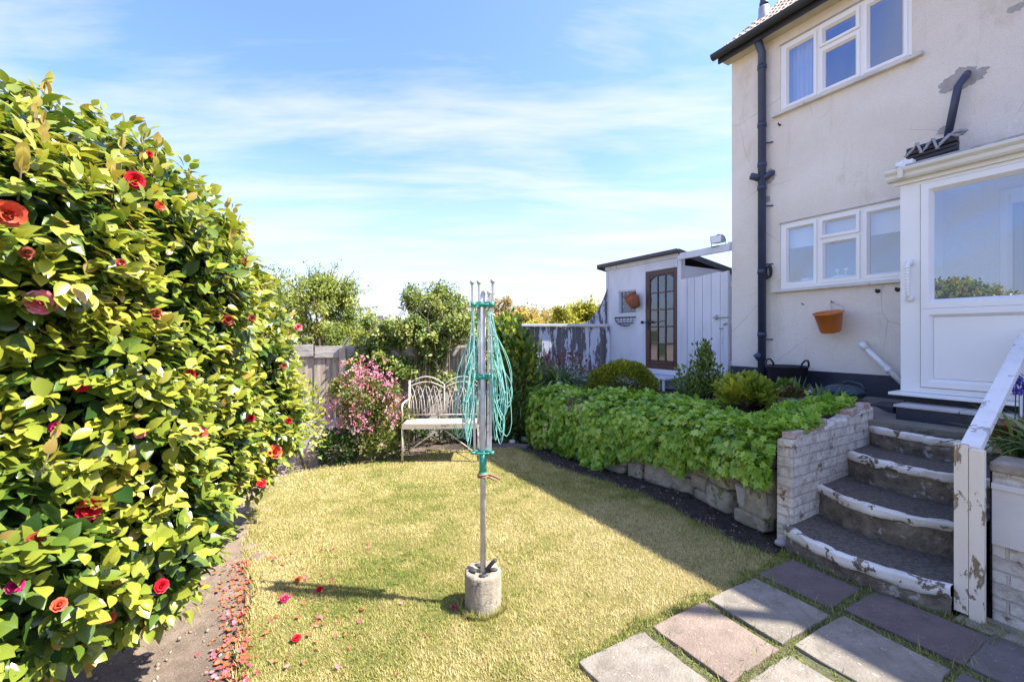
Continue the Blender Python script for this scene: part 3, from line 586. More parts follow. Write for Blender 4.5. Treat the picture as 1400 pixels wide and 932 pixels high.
# windows -----------------------------------------------------------
def window(u0, u1, z0, z1, blind=False):
    b = MB(); b.frame(u0, u1, z0, z1, .045, VF+.012, VF+.075, .1); d = (u1-u0)/3; m1, m2 = u0+d, u0+2*d
    for m_ in (m1, m2): b.ub(m_-.022, m_+.022, VF+.016, VF+.074, z0+.04, z1-.04)
    zt = z0+(z1-z0)*.66; b.ub(m1+.022, m2-.022, VF+.018, VF+.072, zt-.02, zt+.02); w = b.build('window', M['upvc'], H)
    for a, c, e, f in ((u0+.04, m1-.018, z0+.04, z1-.04), (m2+.018, u1-.04, z0+.04, z1-.04), (m1+.018, m2-.018, z0+.04, zt-.015), (m1+.018, m2-.018, zt+.015, z1-.04)):
        k = MB(); k.frame(a, c, e, f, .055, VF-.008 if f > z1-.1 and e > zt else VF+.002, VF+.06, .4); k.build('sash', M['upvc'], w)
        g = MB(); g.add([W(a+.05, VF+.045, e+.05), W(c-.05, VF+.045, e+.05), W(c-.05, VF+.045, f-.05), W(a+.05, VF+.045, f-.05)], [(0, 1, 2, 3)]); g.build('pane', M['glass'], w)
    s_ = MB(); s_.ub(u0-.1, u1+.09, VF-.065, VF+.06, z0-.045, z0-.002); s_.build('sill', M['sill'], w, .006)
    s_ = MB(); s_.ub(u0-.01, u1+.01, VF-.012, VF-.001, z1+.002, z1+.016); s_.build('drip_strip', M['lead'], w)
    if not blind:
        s_ = MB(); cu = [(u1-.05-.36*i/40, .16+.022*math.sin(i*.95)+.01*math.sin(i*.37)) for i in range(41)]; s_.add([W(a, VF+c_, zz) for a, c_ in cu for zz in (z0+.01, z1-.03)], [(i*2, i*2+2, i*2+3, i*2+1) for i in range(40)], True); s_.build('curtain', M['blind'], w)
    if blind:
        s_ = MB(); [s_.ub(a, c, VF+.12, VF+.13, z0+(z1-z0)*.62, z1-.04) for a, c in ((u0+.05, m1-.02), (m1+.02, m2-.02), (m2+.02, u1-.05))]; s_.build('blind', M['blind'], w)
    s_ = MB(); s_.ub(u0, u1, VF+.09, VF+.4, z0-.03, z0-.003); s_.build('inner_sill', M['china'], w)
window(WU0, WU1, 4.72, 5.65); window(WU0, WU1, 2.25, 3.16, True)
b = MB(); b.frame(.3, 1.25, 1.07, 3.04, .07, VF+.05, VF+.12); b.ub(.37, 1.18, VF+.06, VF+.1, 1.1, 1.5); b.ub(.37, 1.18, VF+.06, VF+.1, 2.9, 2.98); b.build('back_door', M['upvc'], H)
# things on the inner sill
def onsill(name, prof, u, label, cat, extra=None, v=VF+.19):
    b = MB(); b.lathe(prof, W(u, v, 2.247), 18)
    if extra: extra(b, u, v)
    tag(b.build(name, M['china']), label, cat, 'white crockery inside the lower window')
onsill('canister', [(0, 0), (.075, 0), (.075, .13), (.068, .14), (0, .145)], 3.06, 'white squat canister behind the left lower pane', 'canister')
def tureen(b, u, v):
    for s in (-1, 1): b.tube([W(u+s*.1, v, 2.29), W(u+s*.14, v, 2.31), W(u+s*.14, v, 2.35), W(u+s*.1, v, 2.365)], .008, 6)
    for s in (-1, 1): b.ell(W(u+s*.05, v, 2.45), (.026, .026, .024), 10, 6); b.tube([W(u+s*.04, v, 2.38), W(u+s*.05, v, 2.44)], .006, 5)
onsill('tureen', [(0, 0), (.09, .0), (.105, .05), (.108, .12), (.1, .125), (0, .135)], 2.66, 'white two-handled bowl with two round knobs behind the middle pane', 'bowl', tureen)
onsill('jug', [(0, 0), (.04, 0), (.05, .05), (.035, .1), (.04, .13), (0, .13)], 2.46, 'small white jug right of the two-handled bowl', 'jug', lambda b, u, v: b.tube([W(u+.05, v, 2.3), W(u+.1, v, 2.33), W(u+.06, v, 2.37)], .007, 5))
onsill('butter_dish', [(0, 0), (.09, 0), (.085, .03), (.05, .07), (.015, .09), (.018, .11), (0, .115)], 2.06, 'low white lidded dish behind the right lower pane', 'dish')
# ================================================================== porch
P = thing('porch', 'white glazed porch with half panelled door and cream gutter', 'porch', W(.6, 5.6, .8)); PV = 5.40
b = MB(); b.ub(-1.6, 1.72, PV, PV+.07, 3.03, 3.155); b.ub(1.575, 1.72, PV, PV+.07, 1.062, 3.03); b.ub(.60, .69, PV, PV+.07, 1.062, 3.03); b.ub(-1.6, .599, PV, PV+.07, 1.062, 1.85); b.ub(1.648, 1.72, PV+.072, VF-.003, 1.062, 3.155); b.ub(.69, 1.575, PV+.002, PV+.068, 1.062, 1.115)
b.build('frame', M['upvc'], P, .003)
b = MB(); b.ub(.22, 1.70, PV+.02, VF-.02, .8, 1.03); b.ub(-1.6, .219, PV+.02, VF-.02, .8, 1.03); b.build('plinth', M['plinth'], P)
b = MB(); b.ub(-1.6, 1.775, PV-.13, PV+.3, 1.032, 1.06); b.build('sill', M['upvc'], P, .005)
b = MB(); b.ub(-1.6, 1.645, PV+.302, VF-.004, 1.032, 1.058); b.build('floor', M['paving'], P)
d_ = MB(); u0, u1, z0, z1 = .695, 1.565, 1.122, 3.022
d_.frame(u0, u1, 1.905-.05, z1, .085, PV-.022, PV+.045); d_.frame(u0, u1, z0, 1.853, .085, PV-.022, PV+.045)
d_.ub(u0+.085, u1-.085, PV+.006, PV+.03, z0+.085, 1.77)
dr = d_.build('door', M['upvc'], P)
g = MB(); g.add([W(u0+.08, PV+.02, 1.935), W(u1-.08, PV+.02, 1.935), W(u1-.08, PV+.02, z1-.08), W(u0+.08, PV+.02, z1-.08)], [(0, 1, 2, 3)]); g.build('pane', M['glass'], dr)
b = MB(); b.tube([W(.78, PV-.02, 2.05), W(.78, PV-.06, 2.05), W(.86, PV-.06, 2.05)], .011, 8); b.ub(.765, .80, PV-.03, PV-.02, 1.93, 2.13); b.build('handle', M['china'], dr)
g = MB(); g.add([W(-1.55, PV+.03, 1.9), W(.6, PV+.03, 1.9), W(.6, PV+.03, 3.0), W(-1.55, PV+.03, 3.0)], [(0, 1, 2, 3)]); g.build('side_glazing', M['glass'], P)
b = MB(); uh = 1.645; b.tube([W(uh, PV, 2.30), W(uh, PV-.05, 2.30), W(uh-.0, PV-.068, 2.27), W(uh, PV-.068, 2.0), W(uh, PV-.05, 1.965), W(uh, PV, 1.965)], .017, 10)
for i in range(9): b.tube([W(uh, PV-.068, 2.02+i*.028), W(uh, PV-.068, 2.032+i*.028)], .0205, 10)
b.ell(W(uh, PV-.03, 2.30), (.028, .028, .035), 10, 6); b.ell(W(uh, PV-.03, 1.96), (.032, .032, .035), 10, 6); b.build('grab_handle', M['upvc'], P)
# fascia, ogee gutter, roof, flashing
b = MB(); b.ub(-1.65, 1.76, PV-.03, PV-.002, 3.06, 3.19); b.build('fascia', M['upvc'], P, .003)
b = MB(); pr = [(0, .0), (0, .10), (-.012, .10), (-.095, .105), (-.105, .095), (-.1, .075), (-.075, .05), (-.07, .02), (-.055, 0)]; vs = []
for u in (1.80, -1.7): vs += [W(u, PV-.032+x, 3.095+z) for x, z in pr]
m = len(pr); b.add(vs, [(i, (i+1) % m, m+(i+1) % m, m+i) for i in range(m)]); b.add(vs[:m], [tuple(range(m))]); b.ub(1.66, 1.70, PV-.14, PV-.03, 3.10, 3.206); b.build('gutter', M['gutter_w'], P, .003)
b = MB(); vs = [W(1.74, PV-.06, 3.205), W(1.74, VF-.02, 3.40), W(-1.7, VF-.02, 3.40), W(-1.7, PV-.06, 3.205)]; b.sheet(vs, (0, 0, .035)); b.build('roof', pm('porch_roof', (.5, .48, .46), (.25, .24, .22), 14, .85, 50, .01, .8), P)
b = MB(); b.tube([W(1.69, PV-.03, 3.25), W(1.66, PV-.05, 3.25)], .045, 14); b.ub(1.62, 1.75, PV-.03, PV+.05, 3.20, 3.29); b.build('bracket_cap', M['upvc'], P, .004)
b = MB(); b.sheet([W(1.60, VF-.02, 3.42), W(-1.7, VF-.02, 3.42), W(-1.7, VF-.02, 3.60), W(1.60, VF-.02, 3.50)], W(0, .015)); b.build('flashing', M['pipe'], P)
# black hopper bundle at the foot of the waste pipe
hb = thing('drain_hopper', 'black ridged gully box on the porch roof below the waste pipe', 'hopper', W(1.7, 6.0, 3.4))
b = MB()
for k in range(4):
    z = 3.455+k*.042; b.beam(W(1.86, 6.02, z-.02), W(1.48, 6.08, z+.02), .2-(k % 2)*.03, .034)
b.beam(W(1.84, 6.02, 3.5), W(1.5, 6.08, 3.54), .14, .17); b.build('box', M['black'], hb, .006, 2, .003)
b = MB()
for k in range(9): b.ell(W(1.50+random.uniform(-.06, .06), 6.05+random.uniform(-.07, .05), 3.6+random.uniform(-.03, .05)), (.035, .03, .02), 7, 5)
for k in range(12): b.ell(W(1.84-.03*k, 5.92+.01*(k % 3), 3.50+.035*(k % 4)), (.028, .012, .008), 6, 4)
b.tube([W(1.84-.03*k, 5.92+.01*(k % 3), 3.50+.035*(k % 4)) for k in range(12)]+[W(1.50+.02*(k % 3-1), 6.05+.02*(k % 2), 3.6) for k in range(3)], .014, 6)
b.build('foil_flashing', M['lead'], hb)
# doorstep
ds = thing('doorstep', 'black painted doorstep topped with two pale tiles', 'doorstep', W(1, 5.2, .8))
b = MB(); b.ub(.2, 1.66, 5.10, 5.415, .78, .94); b.build('base', M['plinth'], ds, .006)
b = MB(); b.ub(1.24, 1.675, 5.09, 5.41, .942, .965); b.ub(.2, 1.234, 5.09, 5.41, .942, .965); b.build('tile', pm('step_tile', (.55, .52, .5), (.42, .4, .38), 6, .7, 40, .002, .3), ds, .004)
b = MB(); b.ub(1.78, 2.0, 5.42, 5.8, .8, .90); tag(b.build('black_block', M['plinth'], None, .01), 'low black painted block left of the porch sill', 'block')
# ================================================================== things on and by the house wall
# bucket
c = onv(1134, 441, VF-.2); bk = thing('bucket', 'orange plastic bucket hanging tilted on the wall under the window', 'bucket', c)
ax = Vector((UX*.16, UY*.16, 1)).normalized(); ax = (Vector((0, 0, 1))+W(.02, -.22)).normalized(); b = MB(); b.lathe([(0, -.12), (.10, -.12), (.108, -.112), (.15, .115), (.163, .118), (.165, .13), (.15, .133), (.143, .12), (.10, -.105), (0, -.105)], c, 26, ax); b.build('body', M['orange'], bk)
hk = onv(1139, 413, VF-.01); e1 = c+ax*.13+W(.17, 0); e2 = c+ax*.13+W(-.17, 0)
b = MB(); b.tube([c+ax*.13+W(.04, .13), c+ax*.2+W(.02, .17), hk+W(.03, -.02, -.02)-Vector((0, 0, 0)), hk, hk+W(-.03, -.02, -.02), c+ax*.2+W(-.10, .17), c+ax*.13+W(-.12, .1)], .004, 6); b.build('wire_handle', M['steel'], bk)
b = MB(); b.tube([hk+W(0, .01), hk+W(0, -.05), hk+W(0, -.055, .02)], .005, 6); b.build('hook', M['iron'], bk)
# trug
c = W(3.07, 5.98, .87); tg = thing('flexible_tub', 'black flexible tub with two loop handles by the downpipe', 'tub', c)
b = MB(); b.lathe([(0, 0), (.17, 0), (.19, .03), (.235, .32), (.247, .325), (.247, .34), (.232, .338), (.222, .31), (0, .28)], c, 28); b.build('body', M['black'], tg)
for s in (-1, 1):
    b = MB(); q = [c+W(s*.2+math.cos(t)*0, 0, 0) for t in (0,)]; b.tube([c+W(s*.238*math.cos(a), .238*math.sin(a), .33+h) for a, h in ((-.42, 0), (-.34, .05), (-.15, .085), (.15, .085), (.34, .05), (.42, 0))], .012, 8); b.build('handle', M['black'], tg)
arrm = None
# watering can on its side
c = W(2.38, 5.72, .96); wc = thing('watering_can', 'dark teal plastic watering can lying by the white drainpipe', 'watering can', c)
b = MB(); axm = Matrix(((UX, VX, 0), (UY, VY, 0), (0, 0, 1))); b.ell(c+W(-.05, 0), (.22, .13, .09), 18, 10, axm); b.build('body', M['teal'], wc)
b = MB(); b.tube([c+W(.12, -.01, -.01), c+W(.3, -.03, .0), c+W(.46, -.04, -.035)], [.03, .018, .013], 10); b.build('spout', M['teal'], wc)
b = MB(); b.tube([c+W(.0, .02, .08), c+W(-.08, .05, .125), c+W(-.2, .05, .1), c+W(-.25, .03, .03)], .012, 8); b.build('handle', M['teal'], wc)
# white drainpipe leaning
b = MB(); a_ = onv(1180, 472, VF-.1); e_ = onv(1236, 526, VF-.13); b.tube([a_, e_], .03, 12); b.tube([a_+W(.0, .05, .02), a_+(a_-e_)*.03, a_+(e_-a_)*.1], .037, 12); b.tube([a_+(e_-a_)*.6, a_+(e_-a_)*.68], .038, 12)
tag(b.build('waste_drainpipe', M['upvc']), 'white plastic waste pipe slanting from the wall down beside the porch', 'pipe')
# cable coil
c = onv(1052, 371, VF-.07); b = MB()
for k in range(5): b.tube([c+W(.028*math.sin(t)*1.3+.004*k, -.01*k, .09*math.cos(t)-.02*k*.3) for t in [2*math.pi*i/14 for i in range(15)]], .006, 5, False)
tag(b.build('cable_coil', M['black']), 'small coil of black cable hung by the downpipe', 'cable')
for i, (x, y, l) in enumerate([(1200, 398, 'small dark wall hook under the window, left one'), (1227, 396, 'small dark wall hook under the window, nearer the porch'), (1098, 416, 'tiny screw in the render left of the bucket'), (1066, 171, 'rusty bracket stub below the upper window sill')]):
    c = onv(x, y, VF-.01); b = MB(); r_ = (.016, .016, .005, .01)[i]; b.tube([c, c+W(.0, -.03), c+W(0, -.04, .02)], [r_, r_, r_*.8], 8); b.tube([c+W(0, .008), c+W(0, .001)], r_*1.5, 10)
    tag(b.build('wall_hook', M['iron']), l, 'hook')
# ================================================================== shed
S = thing('shed', 'white rendered outhouse with sloping felt roof and glazed brown door', 'shed', W(6.3, 7.8, .5))
SU0, SU1, SV = 5.28, 7.25, 6.70
b = MB()
wall_holes(b, 6.20, SU1, .45, 3.06, SV, SV+.1, [(6.38, 6.88, 2.06, 2.56)])
b.ub(SU1-.1, SU1, SV+.102, 9., .45, 2.95); b.ub(SU0, SU0+.1, SV+.102, 9., .45, 2.90); b.ub(SU0, SU1, 9.002, 9.1, .45, 2.8)
b.build('wall', M['white_render'], S)
b = MB(); b.ub(SU0-.01, SU0+.075, SV-.02, SV+.09, .45, 3.09); b.ub(6.125, 6.198, SV-.015, SV+.1, .75, 3.02); b.ub(SU0+.078, 6.196, SV-.012, SV+.1, 2.88, 3.05); b.ub(SU1-.04, SU1+.02, SV-.012, SV-.002, .6, 3.04)
b.ub(SU0-.02, SU1+.03, SV-.03, SV-.0135, 3.052, 3.13); b.ub(SU0+.078, 6.123, SV-.02, SV+.1, .86, .955); b.ub(SU0+.078, 6.123, SV+.0, SV+.1, .45, .858)
b.build('trim', M['white_wood'], S, .003)
b = MB(); A0, A1 = SU0-.02, SU1+.18
b.sheet([W(A0, SV-.12, 3.145), W(A1, SV-.12, 3.135), W(A1, 9.2, 2.76), W(A0, 9.2, 2.76)], (0, 0, .03))
b.ub(A0, A1, SV-.14, SV-.121, 3.07+.06, 3.195); b.sheet([W(A0-.002, SV-.12, 3.08), W(A0-.002, SV-.12, 3.19), W(A0-.002, 9.2, 2.81), W(A0-.002, 9.2, 2.70)], W(-.018, 0))
b.sheet([W(A1+.002, SV-.12, 3.10), W(A1+.002, SV-.12, 3.19), W(A1+.002, 9.2, 2.81), W(A1+.002, 9.2, 2.70)], W(.018, 0)); b.build('roof', M['felt'], S, .006)
# door: brown frame, 3 x 5 panes, arched head
D0, D1, DZ0, DZ1 = 5.365, 6.118, .965, 2.872; b = MB()
b.frame(D0, D1, DZ0, DZ1, .10, SV-.004, SV+.04, .15); du = (D1-D0-.2)/3
gz0, gz1 = DZ0+.15, DZ1-.1; b.ub(D0+.1, D1-.1, SV+.0, SV+.035, DZ0+.09, gz0)
for i in (1, 2): b.ub(D0+.1+du*i-.011, D0+.1+du*i+.011, SV+.004, SV+.032, gz0, gz1)
for j in range(1, 5): zz = gz0+(gz1-gz0)*j/5; b.ub(D0+.1, D1-.1, SV+.006, SV+.030, zz-.011, zz+.011)
um = (D0+D1)/2; hw = (D1-D0-.2)/2; pts = [W(um+hw*math.cos(math.pi*i/14), SV+.003, gz1-.09+.09*math.sin(math.pi*i/14)) for i in range(15)]
b.sheet(pts[:8]+[W(um, SV+.003, gz1+.01), W(um+hw, SV+.003, gz1+.01)], W(0, .028)); b.sheet(pts[7:]+[W(um-hw, SV+.003, gz1+.01), W(um, SV+.003, gz1+.01)], W(0, .028))
dd = b.build('door', M['brown'], S, .002)
for i in range(3):
    for j in range(5):
        a, c = D0+.1+du*i+.011, D0+.1+du*(i+1)-.011; e, f = gz0+(gz1-gz0)*j/5+.011, gz0+(gz1-gz0)*(j+1)/5-.011; t = random.uniform(-.003, .003)
        g = MB(); g.add([W(a, SV+.02+t, e), W(c, SV+.02, e), W(c, SV+.02-t, f), W(a, SV+.02, f)], [(0, 1, 2, 3)]); g.build('pane', M['glass_d'], dd)
b = MB(); b.ub(D1-.075, D1-.03, SV-.012, SV-.005, 1.72, 1.92); b.tube([W(D1-.05, SV-.01, 1.86), W(D1-.05, SV-.05, 1.86), W(D1-.15, SV-.05, 1.86)], .009, 8); b.build('handle', M['iron'], dd)
# leaded window
b = MB(); b.frame(6.38, 6.88, 2.06, 2.56, .03, SV+.02, SV+.08, .2); w = b.build('window', M['white_wood'], S)
g = MB(); g.add([W(6.40, SV+.055, 2.08), W(6.86, SV+.055, 2.08), W(6.86, SV+.055, 2.54), W(6.40, SV+.055, 2.54)], [(0, 1, 2, 3)]); g.build('pane', M['glass_d'], w)
b = MB()
for k in range(-4, 6):
    for s in (1, -1):
        u_a, z_a = 6.41+k*.11, 2.09; pts = []
        for t in np.linspace(0, .44, 12):
            uu = (u_a+t*.8) if s > 0 else (6.85-k*.11-t*.8)
            if 6.41 <= uu <= 6.85: pts.append(W(uu, SV+.05, z_a+t))
        if len(pts) > 1: b.tube([pts[0], pts[-1]], .005, 4)
b.build('leading', M['lead'], w)
sh_in = MB(); sh_in.ub(SU0+.105, SU1-.105, SV+1.2, SV+1.23, .5, 2.8); sh_in.build('interior_wall', M['room'], S)
# whitewashed slatted step under the door
t_ = thing('slatted_step', 'white flaking slatted timber step below the shed door', 'step', W(5.75, 6.4, .5))
b = MB(); b.ub(5.30, 6.2, 6.30, 6.67, .80, .84); b.ub(5.30, 6.2, 6.31, 6.34, .52, .59); b.build('board', M['white_wood'], t_, .004)
for i in range(8):
    b = MB(); u = 5.34+i*.113; b.ub(u, u+.05, 6.315, 6.335, .592, .798); b.build('slat', M['white_wood'], t_)
# hanging pot, basket
c = onv(866, 412, SV-.14); ax = Vector((.45, -.35, -.75)).normalized()*-1
q = thing('hanging_pot', 'terracotta pot hung tilted on the shed wall over the leaded window', 'flower pot', c)
axp = (W(.35, -.2)+Vector((0, 0, .8))).normalized()
b = MB(); b.lathe([(0, -.14), (.07, -.14), (.085, -.13), (.135, .02), (.14, .07), (.115, .115), (.135, .13), (.135, .155), (.115, .155), (.1, .12), (.11, .05), (0, -.1)], c, 22, axp); b.build('body', M['terra'], q)
b = MB(); b.tube([c+W(0, .14, .04), c+W(0, .05, .02)], .012, 6); b.build('bracket', M['iron'], q)
c = onv(856, 434, SV-.01); q = thing('wire_basket', 'empty black wire half basket on the shed wall below leaded window', 'basket', c)
b = MB(); rb = .27
arc = lambda r, z, n=15: [c+W(r*math.cos(math.pi*i/(n-1)), -r*.75*math.sin(math.pi*i/(n-1)), z) for i in range(n)]
for r, z in ((rb, 0), (rb*.93, -.07), (rb*.75, -.13), (rb*.4, -.17)): b.tube(arc(r, z), .008 if z == 0 else .005, 5, True)
b.tube([c+W(rb, 0), c+W(-rb, 0)], .008, 5); b.tube([c+W(rb*.8, 0, -.11), c+W(-rb*.8, 0, -.11)], .005, 5)
for i in range(1, 10):
    a = math.pi*i/10; b.tube([c+W(r*math.cos(a), -r*.75*math.sin(a), z) for r, z in ((rb, 0), (rb*.93, -.07), (rb*.75, -.13), (rb*.4, -.17), (.02, -.18))], .0045, 5)
b.build('wire', M['iron'], q)
c = onv(893, 440, SV-.02); b = MB(); b.tube([c+W(.28, 0), c+W(.02, -.03), c+W(-.12, -.12, .02)], .009, 6); b.tube([c+W(.3, .01, .0), c+W(.26, -.01, 0)], .03, 8)
tag(b.build('wall_bracket', M['iron']), 'thin black metal arm between the wire basket and brown door', 'bracket')
# beam and floodlight
b = MB(); b.beam(W(5.29, 6.64, 3.05), W(4.045, 6.34, 2.985), .05, .115); b.beam(W(4.10, 6.33, 3.0), W(4.045, 6.30, 2.985), .06, .13); tag(b.build('timber_beam', M['white_wood'], None, .004), 'white timber beam spanning from shed corner to house corner', 'beam')
c = W(4.32, 6.38, 3.14); q = thing('floodlight', 'pale square floodlight standing on the white beam', 'floodlight', c-Vector((0, 0, .08)))
b = MB(); pr = [(-.1, -.055), (.1, -.055), (.11, .07), (-.11, .07)]; vs = [c+W(0, -.06)+W(u, 0, z) for u, z in pr]; vs2 = [c+W(u*.7, .07, z*.7) for u, z in pr]; b.add(vs+vs2, [(0, 1, 2, 3), (4, 5, 6, 7), (0, 4, 5, 1), (1, 5, 6, 2), (2, 6, 7, 3), (3, 7, 4, 0)]); b.ub(4.30, 4.34, 6.36, 6.40, 3.19, 3.235); b.build('housing', M['lead'], q, .006)
b = MB(); b.tube([c+W(.12, 0, 0), c+W(.13, 0, -.09), c+W(-.13, 0, -.09), c+W(-.12, 0, 0)], .008, 6); b.build('bracket', M['iron'], q)
b = MB(); b.add([c+W(u*.82, -.062, z*.82) for u, z in pr], [(0, 1, 2, 3)]); b.build('lens', M['china'], q)
# ================================================================== gate
GT = thing('gate', 'tall white boarded garden gate between the shed and the house', 'gate', W(4.6, 6.5, .8))
g0, g1 = W(5.25, 6.66), W(4.09, 6.36); gd = (g1-g0); b = MB(); nb = 7; edges = [0, .16, .32, .49, .66, .83, .90, .985]; gn = Vector((gd.y, -gd.x, 0)).normalized()
if gn.y > 0: gn = -gn
for i in range(7):
    p = g0+gd*(edges[i]+.006); q = g0+gd*(edges[i+1]-.006); zt = 2.62+random.uniform(-.012, .012); th = gn*.022*(1 if i < 6 else 1.8)
    o_ = gn*random.uniform(0, .006); b.hexa([p+o_+Vector((0, 0, .86)), q+o_+Vector((0, 0, .86)), q+o_+th+Vector((0, 0, .86)), p+o_+th+Vector((0, 0, .86)), p+o_+Vector((0, 0, zt)), q+o_+Vector((0, 0, zt+.005)), q+o_+th+Vector((0, 0, zt+.005)), p+o_+th+Vector((0, 0, zt))])
b.build('boards', M['white_wood'], GT, .003)
b = MB()
for z in (1.15, 1.8, 2.4): b.beam(g0-gn*.03+Vector((0, 0, z)), g1-gn*.03+Vector((0, 0, z)), .045, .1)
b.build('ledge', M['white_wood'], GT)
c = g0+gd*.86+gn*.045; b = MB(); gq = gd.normalized()
b.tube([c-gq*.16+Vector((0, 0, 1.9)), c+gq*.16+Vector((0, 0, 1.89))], .013, 8); b.tube([c-gq*.1+Vector((0, 0, 1.86)), c-gq*.1+Vector((0, 0, 1.94))], .022, 6); b.tube([c+gq*.06+Vector((0, 0, 1.78)), c+gq*.2+gn*.06+Vector((0, 0, 1.8))], .014, 6); b.tube([c-gq*.03+Vector((0, 0, 1.72)), c+gq*.05+Vector((0, 0, 1.72))], .012, 6)
b.build('latch', M['lead'], GT)
# ================================================================== peeling white fence, with curved wing
FZ = thing('peeling_fence', 'white boarded fence with badly peeling paint left of the shed', 'fence', Vector((1.1, 9.5, .4)))
A = Vector((2.10, 9.58, 0)); B_ = Vector((-.1, 9.3, 0)); d = B_-A; L = d.length; dn = d/L; nr = Vector((-dn.y, dn.x, 0)); nr = nr if nr.y < 0 else -nr
b = MB(); x = 0
while x < L-.05:
    w = random.uniform(.13, .165); p = A+dn*x+nr*random.uniform(0, .008); q = p+dn*(w-.008); z1 = 1.80; Z = lambda v, z: v+Vector((0, 0, z)); t = nr*.02
    b.hexa([Z(p, .3), Z(q, .3), Z(q+t, .3), Z(p+t, .3), Z(p, z1), Z(q, z1), Z(q+t, z1), Z(p+t, z1)]); x += w
b.build('boards', M['peeled'], FZ)
b = MB(); b.beam(A+nr*.02+Vector((0, 0, 1.835)), B_+nr*.02+Vector((0, 0, 1.835)), .14, .055); b.build('cap_rail', M['white_wood'], FZ, .004)
b = MB(); pts = []; H0 = 1.865
for i in range(15):
    t = i/14; pts.append(A+dn*(.62*t)+nr*.03+Vector((0, 0, H0+.78*(1-t)**2.2)))
b.sheet([A+nr*.03+Vector((0, 0, H0))]+pts, nr*.022); b.build('curved_wing', M['peeled'], FZ)
b = MB(); b.beam(A+nr*.06+Vector((0, 0, .3)), A+nr*.06+Vector((0, 0, 1.80)), .09, .05, (0, 1, 0)); b.build('post', M['peeled'], FZ)
# ================================================================== weathered back fence
BF = thing('back_fence', 'weathered grey board fence with capping plank behind the pink shrub', 'fence', Vector((-2, 6.5, 0)))
A = Vector((-4.6, 5.75, 0)); B_ = Vector((.25, 7.35, 0)); d = B_-A; L = d.length; dn = d/L; nr = Vector((dn.y, -dn.x, 0)); b = MB(); x = 0
while x < L:
    w = random.uniform(.12, .16); p = A+dn*x+nr*random.uniform(-.012, .012); q = p+dn*(w-.006); t = nr*.02; z1 = 1.36+random.uniform(-.03, .03)
    b.hexa([Z(p, -.05), Z(q, -.05), Z(q+t, -.05), Z(p+t, -.05), Z(p, z1), Z(q, z1+.01), Z(q+t, z1+.01), Z(p+t, z1)]); x += w
b.build('boards', M['old_wood'], BF)
b = MB(); x = 0
while x < L:
    w = min(1.8, L-x); h = random.uniform(-.02, .02); b.beam(A+dn*(x+.01)+nr*.05+Vector((0, 0, 1.36+h)), A+dn*(x+w-.01)+nr*.05+Vector((0, 0, 1.37-h)), .035, .17); x += w
b.build('top_plank', M['old_wood_h'], BF, .004)
b = MB(); x = 0
while x < L:
    w = min(1.6, L-x); b.beam(A+dn*(x+.01)+nr*.06+Vector((0, 0, .17)), A+dn*(x+w-.01)+nr*.06+Vector((0, 0, .17)), .05, .40); x += w
b.beam(A+dn*(2.95)+nr*.06+Vector((0, 0, .56)), A+dn*4.4+nr*.06+Vector((0, 0, .55)), .05, .36)
b.build('gravel_board', pm('gravel_board', (.52, .47, .42), (.3, .27, .24), 5, .9, 30, .01, .8, spots=.62, spot_c=(.15, .14, .1), spot_scale=6), BF, .005)
for x in (.4, 2.2, 4.0):
    b = MB(); p = A+dn*x+nr*.07; b.beam(Z(p, -.05), Z(p, 1.42), .09, .09, (0, 1, 0)); b.build('post', M['old_wood'], BF, .005)
p = at(521, 470, 7.3); b = MB(); b.beam((p.x, p.y, 0), (p.x, p.y, 1.94), .1, .1, (0, 1, 0)); b.beam((p.x-.14, p.y, 1.78), (p.x+.16, p.y, 1.80), .12, .05); b.beam((p.x+.1, p.y-.02, 1.5), (p.x+.1, p.y-.02, 1.92), .06, .05, (0, 1, 0))
tag(b.build('bird_table_post', M['old_wood_h']), 'weathered pale post with cross board poking above the climber', 'post')
# trellis
TR = thing('trellis', 'square timber trellis behind the bench, half covered by the climber', 'trellis', Vector((-.9, 6.9, .5)))
A = at(500, 459, 6.82); A.z = 0; B_ = at(662, 459, 7.12); B_.z = 0; d = B_-A; b = MB(); k = 0
n = 13
for i in range(n): p = A+d*(i/(n-1)); b.beam(Z(p, .6), Z(p, 1.72), .022, .012, (0, 1, 0))
b.build('upright', M['old_wood_h'], TR)
b = MB()
for i in range(8): b.beam(Z(A, .66+i*.147)+Vector((0, -.014, 0)), Z(B_, .66+i*.147)+Vector((0, -.014, 0)), .012, .022)
b.build('cross_slat', M['old_wood_h'], TR)
